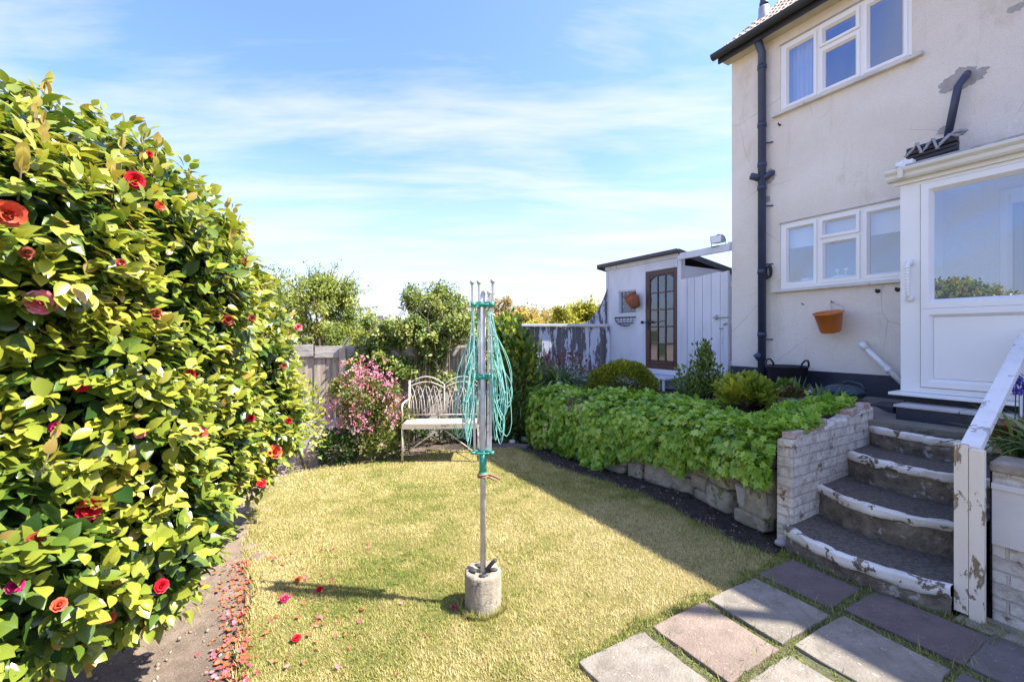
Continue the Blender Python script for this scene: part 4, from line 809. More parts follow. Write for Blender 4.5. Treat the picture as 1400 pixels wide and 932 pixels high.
# ================================================================== metal bench
def bench():
    o = gnd(604, 622); ang = R(3); ca, sa = math.cos(ang), math.sin(ang); y0 = 5.45
    def T(x, y, z): return Vector((-.905+x*ca-y*sa, y0+x*sa+y*ca, z+.01))
    t = thing('garden_bench', 'rusty cream painted metal bench with arched scrollwork back', 'bench', T(0, 0, 0)); hw = .475
    b = MB()
    b.sheet([T(-hw, 0, .47), T(hw, 0, .47), T(hw, .4, .46), T(-hw, .4, .46)], (0, 0, .012)); b.tube([T(-hw, 0, .47), T(hw, 0, .47)], .018, 8); b.sheet([T(-hw, -.012, .42), T(hw, -.012, .42), T(hw, -.012, .485), T(-hw, -.012, .485)], (0, -.008, 0)); b.build('seat', M['bench'], t)
    for s in (-1, 1):
        b = MB(); b.tube([T(s*hw, .0, 0), T(s*hw, .01, .47)], .014, 8); b.build('leg', M['bench'], t)
        b = MB(); b.tube([T(s*hw, .44, 0), T(s*hw, .42, .47), T(s*hw, .5, .98)], .016, 8); b.build('leg', M['bench'], t)
        b = MB(); b.tube([T(s*hw, .46, .72), T(s*hw, .25, .74), T(s*hw, .03, .73), T(s*hw, -.03, .69), T(s*hw, -.01, .62), T(s*hw, .0, .47)], .012, 8); b.build('armrest', M['bench'], t)
    b = MB(); b.tube([T(-hw, .0, .08), T(-.02, .02, .42)], .009, 6); b.tube([T(hw, .0, .08), T(.02, .02, .42)], .009, 6); b.tube([T(-hw, .0, .12), T(-hw, .43, .42)], .009, 6); b.tube([T(hw, .0, .12), T(hw, .43, .42)], .009, 6); b.build('brace', M['bench'], t)
    b = MB(); bk = lambda x, z: T(x, .42+.08*(z-.47)/.5, z)
    for s in (-1, 1):
        for h, zz in ((.13, .93), (.10, .88)): b.tube([bk(s*(.01+.46*i/14), zz+h*math.sin(math.pi*i/14)*.7+.015*i/14) for i in range(15)], .010, 7)
        for k in range(4):                                     # interlaced loops
            xc = .07+.11*k; b.tube([bk(s*(xc+x), z) for x, z in ((-.045, .50), (-.02, .7), (.015, .84), (.045, .9), (.07, .86), (.055, .8), (.02, .72), (-.0, .5))], .006, 6)
            b.tube([bk(s*(xc+.02+x), z) for x, z in ((.03, .50), (.02, .7), (-.03, .86), (-.05, .91), (-.07, .88))], .006, 6)
    b.tube([bk(-hw, .52), bk(hw, .52)], .009, 6); b.tube([bk(0, .47), bk(0, .93)], .010, 6); b.build('backrest', M['bench'], t)
bench()
# ================================================================== rotary airer
def airer():
    cx, cy = -.172, 2.56
    t = thing('rotary_airer', 'folded rotary washing line with green cords standing in a concrete block', 'rotary airer', (cx, cy, 0)); V3 = lambda x, y, z: Vector((cx+x, cy+y, z))
    b = MB(); rr = [.108+.004*math.sin(k*2.3) for k in range(30)]
    vs = [V3(rr[k]*math.cos(k*math.tau/30), rr[k]*math.sin(k*math.tau/30), z) for z in (-.05, .2) for k in range(30)]+[V3((rr[k]-.012)*math.cos(k*math.tau/30), (rr[k]-.012)*math.sin(k*math.tau/30), .21+.022*n3(k*.7, 3)) for k in range(30)]+[V3(.05*math.cos(k*math.tau/30), .05*math.sin(k*math.tau/30), .185+.03*n3(k*.6, 8)) for k in range(30)]+[V3(0, 0, .2)]*30
    b.add(vs, [(r*30+k, r*30+(k+1) % 30, (r+1)*30+(k+1) % 30, (r+1)*30+k) for r in range(4) for k in range(30)], True)
    b.build('concrete_block', M['conc'], t)
    b = MB()
    for k in range(4): a = k*1.3+2.2; b.ell(V3(.062*math.cos(a), .062*math.sin(a), .212+.008*(k % 2)), (.03, .016, .01), 7, 5)
    b.tube([V3(.02, -.02, .22), V3(.055, .01, .25), V3(.075, .0, .275)], .012, 6); b.build('rubble', M['iron'], t)
    b = MB(); b.tube([V3(0, 0, .18), V3(0, 0, 1.845)], .0165, 14); b.tube([V3(0, 0, 1.845), V3(0, 0, 1.875)], [.0165, .005], 10); pl = b.build('pole', M['alu'], t)
    b = MB(); b.tube([V3(0, 0, .79), V3(0, 0, .905)], .022, 16); b.tube([V3(0, 0, .78), V3(0, 0, .795)], .025, 16); b.build('sleeve', M['green_pl'], pl)
    arms = [(-.056, -.018, 1.915), (.052, -.02, 1.92), (-.026, .05, 1.925), (.03, .052, 1.86)]
    for x, y, z in arms:
        b = MB(); tx = x*1.12; b.beam(V3(x*.85, y*.85, .915), V3(tx, y*1.1, z), .0135, .0135, (0, 1, 0)); b.tube([V3(tx, y*1.1, z-.01), V3(tx, y*1.1, z+.012)], .013, 8)
        for zz in (1.72, 1.6, 1.5, 1.4): b.tube([V3(x*1.1, y*1.1, zz), V3(x*1.1, y*1.1, zz+.008)], .013, 6)
        b.build('arm', M['alu'], t)
    for z, r, h in ((.905, .058, .016), (1.345, .045, .028), (1.77, .056, .03)):
        b = MB(); b.tube([V3(0, 0, z), V3(0, 0, z+h)], .023, 14)
        for x, y, _ in arms: b.beam(V3(0, 0, z+h/2), V3(x*1.1, y*1.1, z+h/2), .02, h); b.tube([V3(x, y, z), V3(x, y, z+h)], .016, 10)
        ring = [V3(r*math.cos(a), r*.7*math.sin(a), z+h*.5) for a in [math.tau*i/20 for i in range(21)]]; b.tube(ring, .004, 6, False); b.build('collar', M['green_pl'], t)
    b = MB(); rnd_ = random.Random(5)
    for k in range(36):
        side = -1 if k % 2 else 1; a0 = rnd_.uniform(-1.2, 1.0); z0 = rnd_.uniform(1.42, 1.76); zb = rnd_.uniform(.95, 1.28); w_ = rnd_.uniform(.03, .125); x0 = side*.05; dpt = rnd_.uniform(-.07, .07); back = rnd_.choice((.1, .3, .5, .8)); pts = []
        for i in range(21):
            q = i/20
            if q < .5: s_ = q*2; x = x0+side*w_*math.sin(s_*math.pi/2)**1.2; z = z0+(zb+.07-z0)*s_**1.1
            else:
                s_ = (q-.5)*2; x = x0+side*w_*(math.cos(s_*math.pi*.5)**.8 if s_ < 1 else 0)*(1)+side*0; x = x-side*w_*back*s_*.3; z = zb+.07-.07*math.sin(s_*math.pi)*1.3+(z0*.6+zb*.4-zb)*max(0, s_-.35)**1.6
            pts.append(V3(x, -.02+dpt*math.sin(q*math.pi)+a0*.02, z))
        b.tube(pts, .0021, 5, False)
    for k in range(7):                                         # taut runs beside the arms
        a = arms[k % 4]; b.tube([V3(a[0]+rnd_.uniform(-.02, .02), a[1]-.02, 1.74), V3(a[0]*1.3+rnd_.uniform(-.03, .03), a[1]-.03, 1.45), V3(a[0]*1.2+rnd_.uniform(-.03, .03), a[1]-.02, 1.12)], .0026, 5, False)
    b.build('washing_line', M['line'], t)
    b = MB(); b.tube([V3(.03*math.cos(a), .03*math.sin(a), .76+.012*a/6) for a in [i*.5 for i in range(26)]], .006, 6); b.tube([V3(.03, 0, .775), V3(.07, -.01, .772), V3(.105, -.015, .755)], .007, 6); b.tube([V3(.025, -.01, .768), V3(.06, -.02, .758), V3(.085, -.02, .745)], .006, 6); b.build('cord_tie', M['rope'], t)
airer()
# ================================================================== plants: tools
def frames(dirs, nrm):
    y = dirs/np.linalg.norm(dirs, axis=1, keepdims=True); z = nrm-(nrm*y).sum(1, keepdims=True)*y; ln = np.linalg.norm(z, axis=1, keepdims=True); z = np.where(ln < 1e-4, np.array([[.3, .5, .8]]), z/np.maximum(ln, 1e-4)); x = np.cross(y, z); return x, y, z
def leaves(name, pos, dirs, nrm, size, tpl, mat, parent=None, rnd=None, smooth=False, width=1.):
    tv, tf = tpl; tv = np.asarray(tv, float); tf = np.asarray(tf); x, y, z = frames(dirs, nrm); N = len(pos); size = np.broadcast_to(size, (N,)); width = np.broadcast_to(width, (N,))
    V = pos[:, None]+size[:, None, None]*(tv[None, :, 0, None]*(x*width[:, None])[:, None]+tv[None, :, 1, None]*y[:, None]+tv[None, :, 2, None]*z[:, None])
    fs = (tf[None]+(np.arange(N)*len(tv))[:, None, None]).reshape(-1, tf.shape[1]); r = rng.random(N) if rnd is None else rnd
    return arrmesh(name, V.reshape(-1, 3), fs, mat, parent, smooth, np.repeat(np.clip(r, 0, 1), len(tv)))
T_DIA = ([(0, 0, 0), (-.32, .42, .09), (.32, .42, .09), (0, 1, -.08)], [(0, 2, 3), (0, 3, 1)])
T_OVAL = ([(0, 0, 0), (-.22, .25, .06), (.22, .25, .06), (-.25, .62, .04), (.25, .62, .04), (0, 1, -.12), (0, .25, 0), (0, .62, -.03)], [(0, 2, 6), (0, 6, 1), (6, 2, 4), (6, 4, 7), (1, 6, 7), (1, 7, 3), (7, 4, 5), (3, 7, 5)])
def camtpl():
    rows = [(0, .0), (.18, .23), (.42, .31), (.68, .25), (.88, .1), (1., 0)]; v = []; f = []
    for t, w in rows: z = -.16*t*t; v += [(-w, t, z+.28*w), (0, t, z), (w, t, z+.28*w)]
    for i in range(5):
        a = i*3; f += [(a+1, a, a+3, a+4), (a+2, a+1, a+4, a+5)]
    return v, f
T_CAM = camtpl()
def ivytpl():
    pts = [(0, .0), (.18, -.12), (.5, .1), (.3, .3), (.52, .62), (.2, .6), (0, 1.), (-.2, .6), (-.52, .62), (-.3, .3), (-.5, .1), (-.18, -.12)]
    v = [(0, .3, -.05)]+[(x, y, .02-.1*abs(x)+.0*y) for x, y in pts]; return v, [(0, 1+i, 1+(i+1) % 12) for i in range(12)]
T_IVY = ivytpl()
def unit(n): v = rng.normal(size=(n, 3)); return v/np.linalg.norm(v, axis=1, keepdims=True)
def shell(c, r, n, lo=.72, hi=1.02, nf=2.2, na=.35, seed=0., lower=-1.):
    s = unit(int(n*1.6)); s = s[s[:, 2] > lower][:n]; k = lo+(hi-lo)*rng.random(len(s))**.6
    k = k*(1+na*(fbm(s*nf+seed+5, 3)-.5)*2); return np.array(c)+s*np.array(r)*k[:, None], s
def clumps(c, r, nb, nl, br, na=.5, seed=0., lower=-.6, fill=.55):
    """crown built of leaf clumps on and inside an ellipsoid"""
    s = unit(nb*2); s = s[s[:, 2] > lower][:nb]; k = fill+(1-fill)*rng.random(len(s)); k = k*(1+na*(fbm(s*1.6+seed, 3)-.5)*2); cc = np.array(c)+s*np.array(r)*k[:, None]
    bs = br*(.6+.8*rng.random(len(cc))); i = rng.integers(0, len(cc), nl); q = unit(nl); p = cc[i]+q*(bs[i]*(rng.random(nl)**.45))[:, None]; return p, q*.6+s[i]*.6, rng.random(len(cc))[i]
def limbs(b, base, tips, r0, n=6, mid=.5, wob=.12):
    base = Vector(base)
    for tpt in tips:
        tpt = Vector(tpt); pts = [base.lerp(tpt, i/5)+Vector((random.gauss(0, wob), random.gauss(0, wob), 0))*(i/5)*(1-i/5)*2 for i in range(6)]; b.tube(pts, [r0*(1-.15*i) for i in range(6)], n)
def bushy(name, label, cat, c, r, n, size, tpl, mat, base, up=.5, out=.8, seed=0., lo=.55, na=.35, lower=-.7, group=None, stems=6, sr=.012, hi=1.02, tone=.35):
    t = thing(name, label, cat, base, group); p, s = shell(c, r, n, lo, hi, 2.4, na, seed, lower); m = len(p)
    d = s*out+unit(m)*.55+np.array([0, 0, up]); nn = s*.5+unit(m)*.35+np.array([0, 0, .9])
    leaves('foliage', p, d, nn, size*(.7+.6*rng.random(m)), tpl, M_(mat), t, np.clip(rng.random(m)*(1-tone)+tone*fbm(p*5, 2), 0, 1))
    b = MB(); cv = Vector(c); limbs(b, base, [cv+Vector(tuple(unit(1)[0]*np.array(r)*.8)) for _ in range(stems)], sr); b.build('stems', M['twig'], t); return t
def M_(k): return FM[k] if isinstance(k, str) else k
def straps(name, label, cat, base, n, ln, wd, mat, droop=1., spread=.6, parent=None, group=None, stiff=.0):
    base = Vector(base); t = parent or thing(name, label, cat, base, group); V = []; Fc = []; rr = []; K = 7
    for i in range(n):
        a = random.uniform(0, math.tau); s = random.uniform(.15, spread); L = ln*random.uniform(.6, 1.1); w = wd*random.uniform(.7, 1.2); o = len(V); dx, dy = math.cos(a), math.sin(a); bx = base+Vector((dx, dy, 0))*random.uniform(0, .06); r_ = random.random(); tw = random.uniform(-.6, .6)
        for k in range(K):
            q = k/(K-1); x = L*(s*q+droop*.35*q*q); z = L*(q*(1-.25*s)-droop*.62*q**2.4*s*1.5+.0); c = bx+Vector((dx*x, dy*x, z)); wk = w*(.55+.7*q)*(1-q**4)/2+.0004; sd = Vector((-dy, dx, tw*.4)).normalized()*wk
            V += [c-sd, c+Vector((0, 0, -wk*.5)), c+sd]; rr += [r_]*3
        for k in range(K-1): a_ = o+k*3; Fc += [(a_, a_+1, a_+4, a_+3), (a_+1, a_+2, a_+5, a_+4)]
    arrmesh('foliage', [tuple(x) for x in V], Fc, FM[mat], t, True, rr); return t
# ================================================================== camellia
CE = [((-2.25, 2.1, 1.72), (.80, .85, .95)), ((-2.40, 3.15, 1.34), (.70, .93, .86)), ((-1.86, 1.75, 1.12), (.50, .5, .68)), ((-2.35, 2.6, 1.86), (.72, .78, .72)), ((-2.15, 2.55, 1.0), (.60, .6, .55)), ((-1.80, 1.45, .85), (.42, .42, .45)), ((-2.7, 1.5, 1.3), (.9, .7, 1.1)), ((-2.42, 3.4, .92), (.66, .7, .62)), ((-2.25, 2.85, .85), (.5, .5, .5)), ((-2.0, 1.6, 1.9), (.5, .45, .5)), ((-1.64, 1.78, .74), (.34, .38, .36))]
def cfield(p):
    """<1 inside the bush"""
    f = np.full(len(p), 9.)
    for c, r in CE: f = np.minimum(f, np.sqrt((((p-np.array(c))/np.array(r))**2).sum(1)))
    return f/(1+.28*(fbm(p*2.1+3, 3)-.5)*2+.26*(vnoise(p*5.5+9)-.5))
def camellia():
    t = thing('camellia_bush', 'big glossy camellia bush with red flowers filling the left side', 'shrub', (-2.4, 2.4, -.03))
    P = []; D = []; N_ = []
    for c, r in CE:
        s = unit(int(3500*r[0]*r[2])); k = .80+.25*rng.random(len(s)); P.append(np.array(c)+s*np.array(r)*k[:, None]); D.append(s)
    P = np.concatenate(P); D = np.concatenate(D); f = cfield(P); k = (f > .78) & (f < 1.03) & (P[:, 2] > .3); P, D = P[k], D[k]
    k = P[:, 0] > -3.3; P, D = P[k], D[k]
    eps = .02; g = np.stack([cfield(P+np.eye(3)[a]*eps)-cfield(P-np.eye(3)[a]*eps) for a in range(3)], 1); g /= np.maximum(np.linalg.norm(g, axis=1, keepdims=True), 1e-6)
    sh = g*.9+np.array([0, 0, .45])+unit(len(P))*.45; sh /= np.linalg.norm(sh, axis=1, keepdims=True)      # shoot direction
    pos = []; dr = []; nn = []; sz = []; rr = []; tone = fbm(P*3, 2)
    for j in range(7):                                          # leaves whorled along each shoot
        a = j*2.4+rng.random(len(P))*6.28*(j == 0)+.7*rng.normal(size=len(P)); x, y, z = frames(sh, unit(len(P))); rad = x*np.cos(a)[:, None]+z*np.sin(a)[:, None]
        L = .02*j-.05; pos.append(P+sh*L+rad*.006); d = rad*(.9-.07*j)+sh*(.35+.08*j)+np.array([0, 0, -.25])+unit(len(P))*.15; dr.append(d); nn.append(sh*.8+np.array([.25, 0, .7])+unit(len(P))*.3)
        sz.append((.076-.003*j)*(.55+.75*rng.random(len(P)))); rr.append(np.clip(.10+.075*j+.5*(tone-.4)+.28*rng.random(len(P)), 0, .95))
    pos, dr, nn, sz, rr = map(np.concatenate, (pos, dr, nn, sz, rr))
    q = []                                                       # inner leaves take the darker leaf colours, so the crown has depth
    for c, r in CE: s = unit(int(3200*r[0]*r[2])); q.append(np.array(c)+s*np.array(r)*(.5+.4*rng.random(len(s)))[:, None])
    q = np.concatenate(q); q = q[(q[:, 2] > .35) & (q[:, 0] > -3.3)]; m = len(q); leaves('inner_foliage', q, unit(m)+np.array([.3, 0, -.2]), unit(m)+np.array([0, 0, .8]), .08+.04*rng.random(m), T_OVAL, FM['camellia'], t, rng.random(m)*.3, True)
    # pale new shoots standing out at the top
    b = MB(); k = np.where((g[:, 2] > .25) & (f[(slice(None))][k if False else slice(None)][:len(g)] > -1))[0] if False else np.where((g[:, 2] > .35))[0]
    k = rng.choice(k, min(200, len(k)), replace=False); sp, sd, sn, ss = [], [], [], []
    for i in k:
        p = P[i]; d = sh[i]*.4+np.array([0, 0, .9]); d /= np.linalg.norm(d); h = random.uniform(.06, .18); b.tube([p-d*.05, p+d*h], [.0035, .002], 5)
        for j in range(5): e = unit(1)[0]*.5; sp.append(p+d*h*(.45+.14*j)); sd.append(d+e*(.9-.15*j)); sn.append(e); ss.append(random.uniform(.035, .06))
    pos = np.concatenate([pos, np.array(sp)]); dr = np.concatenate([dr, np.array(sd)]); nn = np.concatenate([nn, np.array(sn)]); sz = np.concatenate([sz, ss]); rr = np.concatenate([np.where(rng.random(len(rr)) < .02, 1., rr), .85+.15*rng.random(len(sp))])
    leaves('foliage', pos, dr, nn, sz, T_CAM, FM['camellia'], t, rr, True)
    base = Vector((-2.4, 2.4, -.05))
    for i in range(150):
        p = P[random.randrange(len(P))]; c = Vector(p); o = base+Vector((random.uniform(-.5, .5), random.uniform(-.6, .6), random.uniform(.7, 1.3))); b.tube([o, o.lerp(c, .5)+Vector((random.gauss(0, .06), random.gauss(0, .06), .05)), c], [.011, .007, .003], 5)
    b.build('twigs', M['twig'], t)
    b = MB()
    for dx, dy in ((0, 0), (.1, .15), (-.12, .1), (.05, -.2), (.0, .7), (-.1, .8), (.1, -.7)): b.tube([base+Vector((dx, dy, 0)), base+Vector((dx*2, dy*1.4, .4)), base+Vector((dx*3+random.uniform(-.1, .1), dy*1.7, 1.2))], [.035, .028, .016], 9)
    b.build('trunk', M['bark'], t)
    # flowers set on the surface
    def bloom(c, nrm, r, mat, full=1., name='flower'):
        nrm = Vector(nrm).normalized(); a = nrm.cross(Vector((0, 0, 1))).normalized(); e = a.cross(nrm); b = MB()
        for ring, (k, rad, tilt, ps) in enumerate(((7, .72, .25, .62), (7, .5, .6, .55), (6, .3, .95, .42), (4, .12, 1.3, .3))):
            for j in range(k):
                an = math.tau*(j+.5*ring+random.uniform(-.12, .12))/k; o = a*math.cos(an)+e*math.sin(an); tg = nrm.cross(o); tl = tilt*full+random.uniform(-.15, .15); up = (o*math.cos(tl)+nrm*math.sin(tl)); ct = c+o*(rad*r*.35)+nrm*(ring*.07*r); vs = []
                for p in range(5):
                    q = p/4; w = ps*r*(.35+1.1*math.sin(math.pi*min(1, q*.62+.18)))*.5*(1 if p < 4 else .6); m_ = ct+up*(ps*r*1.25*q)+nrm*(-.12*r*q*q+random.uniform(-.02, .02)*r)
                    vs += [m_-tg*w+nrm*.1*r*q, m_, m_+tg*w+nrm*.1*r*q]
                b.add(vs, [(p*3+s, p*3+s+1, p*3+s+4, p*3+s+3) for p in range(4) for s in (0, 1)], True)
        return b
    FL = [(185, 246, .052, 'red'), (13, 292, .06, 'orange'), (220, 281, .034, 'orange'), (56, 413, .055, 'pink'), (112, 525, .036, 'red'), (38, 345, .03, 'brown'), (215, 428, .038, 'brown'), (312, 437, .045, 'brown'),
          (274, 592, .05, 'orange'), (122, 696, .06, 'red'), (376, 617, .075, 'orange'), (205, 210, .024, 'red'), (167, 359, .026, 'brown'),
          (192, 592, .026, 'pink'), (75, 583, .03, 'mag'), (260, 511, .035, 'red'), (343, 571, .035, 'red'), (50, 737, .035, 'brown'), (358, 660, .05, 'red'), (337, 358, .04, 'brown'),
          (222, 800, .035, 'red'), (20, 800, .03, 'mag'), (395, 575, .04, 'red'), (408, 447, .045, 'pink'), (345, 435, .035, 'brown'), (82, 825, .03, 'orange'), (388, 500, .04, 'brown'), (150, 842, .03, 'orange'), (300, 690, .025, 'orange')]
    Ys = np.linspace(.9, 4.6, 500)
    for x, y, r, col in FL:
        ray = np.stack([(x-CX)/F*Ys, Ys, EYE-(y-HZ)/F*Ys], 1); ff = cfield(ray); h = np.where(ff < 1.07)[0]
        if len(h) == 0: continue
        p = ray[h[0]]; n_ = Vector(-p/np.linalg.norm(p)) if False else (Vector((0, 0, EYE))-Vector(p)).normalized()
        n_ = (n_+Vector((.35, 0, .25))+Vector(tuple(unit(1)[0]*.3))).normalized(); bloom(Vector(p)-n_*.012, n_, r*random.uniform(.62, .76), col, random.uniform(.9, 1.9)).build('flower', PM[col], t)
    return t, bloom
cam_t, bloom = camellia()
# blooms dropped on the lawn
for i, (x, y, r, col, l) in enumerate([(437, 805, .022, 'red', 'fallen red camellia bloom on the lawn, farthest one'), (389, 818, .026, 'mag', 'fallen magenta bloom on the lawn near the bed edge'), (405, 872, .023, 'red', 'fallen crimson bloom on the lawn, nearest the camera'), (620, 829, .014, 'mag', 'tiny magenta bloom in the shade beside the concrete block'), (408, 791, .022, 'orange', 'brown withered bloom at the bed edge of the lawn')]):
    c = gnd(x, y, .02); tag(bloom(c, (.2, -.3, .9), r, col).build('fallen_flower', PM[col]), l, 'flower', 'camellia blooms dropped on the lawn')
# petal litter
def litter():
    n = 2300; u = rng.uniform(1.2, 3.6, n); v = -.05-np.abs(rng.normal(0, .075, n)); k = rng.random(n)
    v = np.where(k < .10, rng.normal(.15, .25, n), v); v = np.where((k > .10) & (k < .42), -.5*rng.random(n)**1.5-.05, v); u = np.where((k > .10) & (k < .42), 1.2+1.2*rng.random(n)**1.3, u)
    keep = (k < .42) | (rng.random(n) < np.clip(1.5-(u-1.6)*.55, .12, 1)); u, v = u[keep], v[keep]; m = len(u)
    x = u*UX+v*VX; y = u*UY+v*VY; z = np.where(inpoly(x, y, TURF), lz(x, y)+.018, gz(x, y)+.012); p = np.stack([x, y, z], 1); d = unit(m); d[:, 2] *= .25
    tv = [(0, 0, 0), (-.3, .3, .12), (.3, .3, .12), (-.36, .7, .1), (.36, .7, .1), (0, 1, .16), (0, .5, -.03)]; tf = [(0, 2, 6), (0, 6, 1), (6, 2, 4), (1, 6, 3), (6, 4, 5), (3, 6, 5)]
    hue = fbm(p*3.5, 2); tag(leaves('fallen_petals', p, d, np.array([[0, 0, 1.]])+unit(m)*.8, .012+.020*rng.random(m), (tv, tf), FM['petal'], None, np.clip(hue*.5+.62*rng.random(m)-.17, 0, 1)), 'drift of brown, pink and red fallen petals along the lawn edge', 'petals', kind='stuff')
litter()
# crumbs, leaf litter and grit on the beds
def crumbs():
    n = 5200; x = np.concatenate([rng.uniform(-3, -.9, n//2), rng.uniform(-.9, 2.2, n//2)]); y = np.concatenate([rng.uniform(1.8, 6.3, n//2), rng.uniform(3, 7, n//2)]); k = ~inpoly(x, y, TURF) & ((x < -.4) | inpoly(x, y, BED)); x, y = x[k], y[k]; m = len(x)
    z = np.where(inpoly(x, y, BED), bz(x, y), gz(x, y))+.004; s = (.004+.014*rng.random(m)**3); tv = np.array([(1, 0, 0), (0, 1, 0), (-1, 0, 0), (0, -1, 0), (0, 0, .8), (0, 0, -.5)]); tf = [(0, 1, 4), (1, 2, 4), (2, 3, 4), (3, 0, 4), (1, 0, 5), (2, 1, 5), (3, 2, 5), (0, 3, 5)]
    tag(leaves('soil_crumbs', np.stack([x, y, z], 1), unit(m), unit(m), s, (tv, tf), pm('crumbs', (.4, .32, .25), (.1, .07, .05), 40, .95, 60, .001, .1)), 'loose crumbs of soil and grit on the beds', 'soil', kind='stuff')
crumbs()
# ================================================================== grass
def grass():
    def put(n, x0, x1, y0, y1, h, w, ok):
        x = rng.uniform(x0, x1, n); y = rng.uniform(y0, y1, n); k = ok(x, y); return x[k], y[k], np.full(k.sum(), h), np.full(k.sum(), w)
    inl = lambda x, y: inpoly(x, y, TURF)
    S_ = [(210000, -1.95, 2.2, 1.7, 3.0, .015, .0022), (150000, -2.4, 2.1, 3.0, 4.4, .016, .0028), (90000, -2.7, 1.8, 4.4, 6.6, .017, .0042)]
    A_ = [put(n, a, b_, c, d, h, w, inl) for n, a, b_, c, d, h, w in S_]
    x, y, h, w = (np.concatenate([a[i] for a in A_]) for i in range(4)); p = np.stack([x, y, 0*x], 1)
    # distance to slabs: keep blades off the slabs, but let them crowd the joints
    u = x*UX+y*UY; v = x*VX+y*VY; ons = (u < 1.66) & (v > 1.34+np.clip(1.18-u, 0, .5)*1.1)
    bare = fbm(p*3.1+40, 3) > .66; k = ~ons & ~(bare & (rng.random(len(x)) < .6))
    lush = fbm(p*1.1+2, 3); edge = np.clip((v-2.7)*1.2, 0, 1)
    x, y, h, w, p, lush, edge = (a[k] for a in (x, y, h, w, p, lush, edge)); n = len(x)
    h = h*(.5+1.0*rng.random(n))*(.75+.6*lush)*(1+.25*edge); dry = np.clip(1.22-lush*1.15-edge*.33+.19*rng.normal(size=n)+(fbm(p*7, 3)-.5)*.75, 0, 1)
    a = rng.random(n)*math.tau; lean = .35+.8*rng.random(n); z0 = lz(x, y)-.003; dx, dy = np.cos(a), np.sin(a)
    V = np.stack([np.stack([x-dy*w, y+dx*w, z0], 1), np.stack([x+dy*w, y-dx*w, z0], 1), np.stack([x+dx*lean*h, y+dy*lean*h, z0+h*.9], 1)], 1).reshape(-1, 3)
    tag(arrmesh('lawn_grass', V, np.arange(3*n).reshape(-1, 3), M['blade'], None, False, np.repeat(dry, 3)), 'short dry mown lawn grass, greener towards the shaded beds', 'grass', kind='stuff')
    # joints, slab edges, fringe by walls: moss and longer tufts
    n = 60000; u = rng.uniform(.2, 1.75, n); v = rng.uniform(1.3, 3.5, n)
    gu = np.minimum(np.minimum(abs(u-1.19), abs(u-.70)), abs(u-1.66)); row = u > 1.19; gv = np.where(row, np.minimum(np.minimum(abs(v-1.81), abs(v-2.29)), np.minimum(abs(v-2.83), abs(v-3.29))), np.minimum(np.minimum(abs(v-1.86), abs(v-2.325)), np.minimum(abs(v-2.87), abs(v-3.35))))
    g = np.minimum(gu, gv); nz = fbm(np.stack([u*4, v*4, 0*u], 1), 3); k = (g < .035+.035*(nz-.4)+.012) & ((nz > .36) | (u < .9) | (v > 2.8)); u, v = u[k], v[k]; nz = nz[k]; x = u*UX+v*VX; y = u*UY+v*VY; n = len(x); a = rng.random(n)*math.tau; h = .008+.020*rng.random(n)**2+.035*(rng.random(n) < .04); w = .0035; dx, dy = np.cos(a), np.sin(a); z0 = .001
    V = np.stack([np.stack([x-dy*w, y+dx*w, z0+0*x], 1), np.stack([x+dy*w, y-dx*w, z0+0*x], 1), np.stack([x+dx*h*.6, y+dy*h*.6, z0+h], 1)], 1).reshape(-1, 3)
    tag(arrmesh('joint_moss', V, np.arange(3*n).reshape(-1, 3), M['blade'], None, False, np.repeat(np.clip(.02+.42*rng.random(n), 0, .6), 3)), 'moss and grass growing in the joints between the slabs', 'moss', kind='stuff')
    # rough longer fringe along the lawn edge
    E_ = np.array(TURF); n = 9000; i = rng.integers(0, len(E_), n); e = E_[i]+(E_[(i+1) % len(E_)]-E_[i])*rng.random((n, 1))+rng.normal(0, .018, (n, 2)); x, y = e[:, 0], e[:, 1]; v = x*VX+y*VY
    u = x*UX+y*UY; k = (y > 1.5) & ~((u < 1.7) & (v > 1.2) & (v < 3.2)); x, y, v = x[k], y[k], v[k]; n = len(x); a = rng.random(n)*math.tau; h = .02+.04*rng.random(n)**1.5; dx, dy = np.cos(a), np.sin(a); w = .0028; z0 = lz(x, y)-.01
    V = np.stack([np.stack([x-dy*w, y+dx*w, z0], 1), np.stack([x+dy*w, y-dx*w, z0], 1), np.stack([x+dx*h*.7, y+dy*h*.7, z0+h], 1)], 1).reshape(-1, 3)
    tag(arrmesh('edge_grass', V, np.arange(3*n).reshape(-1, 3), M['blade'], None, False, np.repeat(np.clip(.25+.5*rng.random(n)-.25*(v > 2.5), 0, 1), 3)), 'longer ragged grass along the lawn edge', 'grass', kind='stuff')
    # tufts at the airer block and bottom step
    for (cx_, cy_, r_, nn_, hh) in ((-.172, 2.56, .125, 900, .04), ): 
        a = rng.random(nn_)*math.tau; x = cx_+np.cos(a)*r_*(1+.12*rng.random(nn_)); y = cy_+np.sin(a)*r_*(1+.12*rng.random(nn_)); h = hh*(.4+rng.random(nn_)); b_ = rng.random(nn_)*math.tau; dx, dy = np.cos(b_), np.sin(b_); w = .003
        V = np.stack([np.stack([x-dy*w, y+dx*w, 0*x], 1), np.stack([x+dy*w, y-dx*w, 0*x], 1), np.stack([x+dx*h*.5, y+dy*h*.5, h], 1)], 1).reshape(-1, 3)
        tag(arrmesh('grass_tuft', V, np.arange(3*nn_).reshape(-1, 3), M['blade'], None, False, np.repeat(.2+.5*rng.random(nn_), 3)), 'longer grass around the concrete block of the airer', 'grass', kind='stuff')
grass()
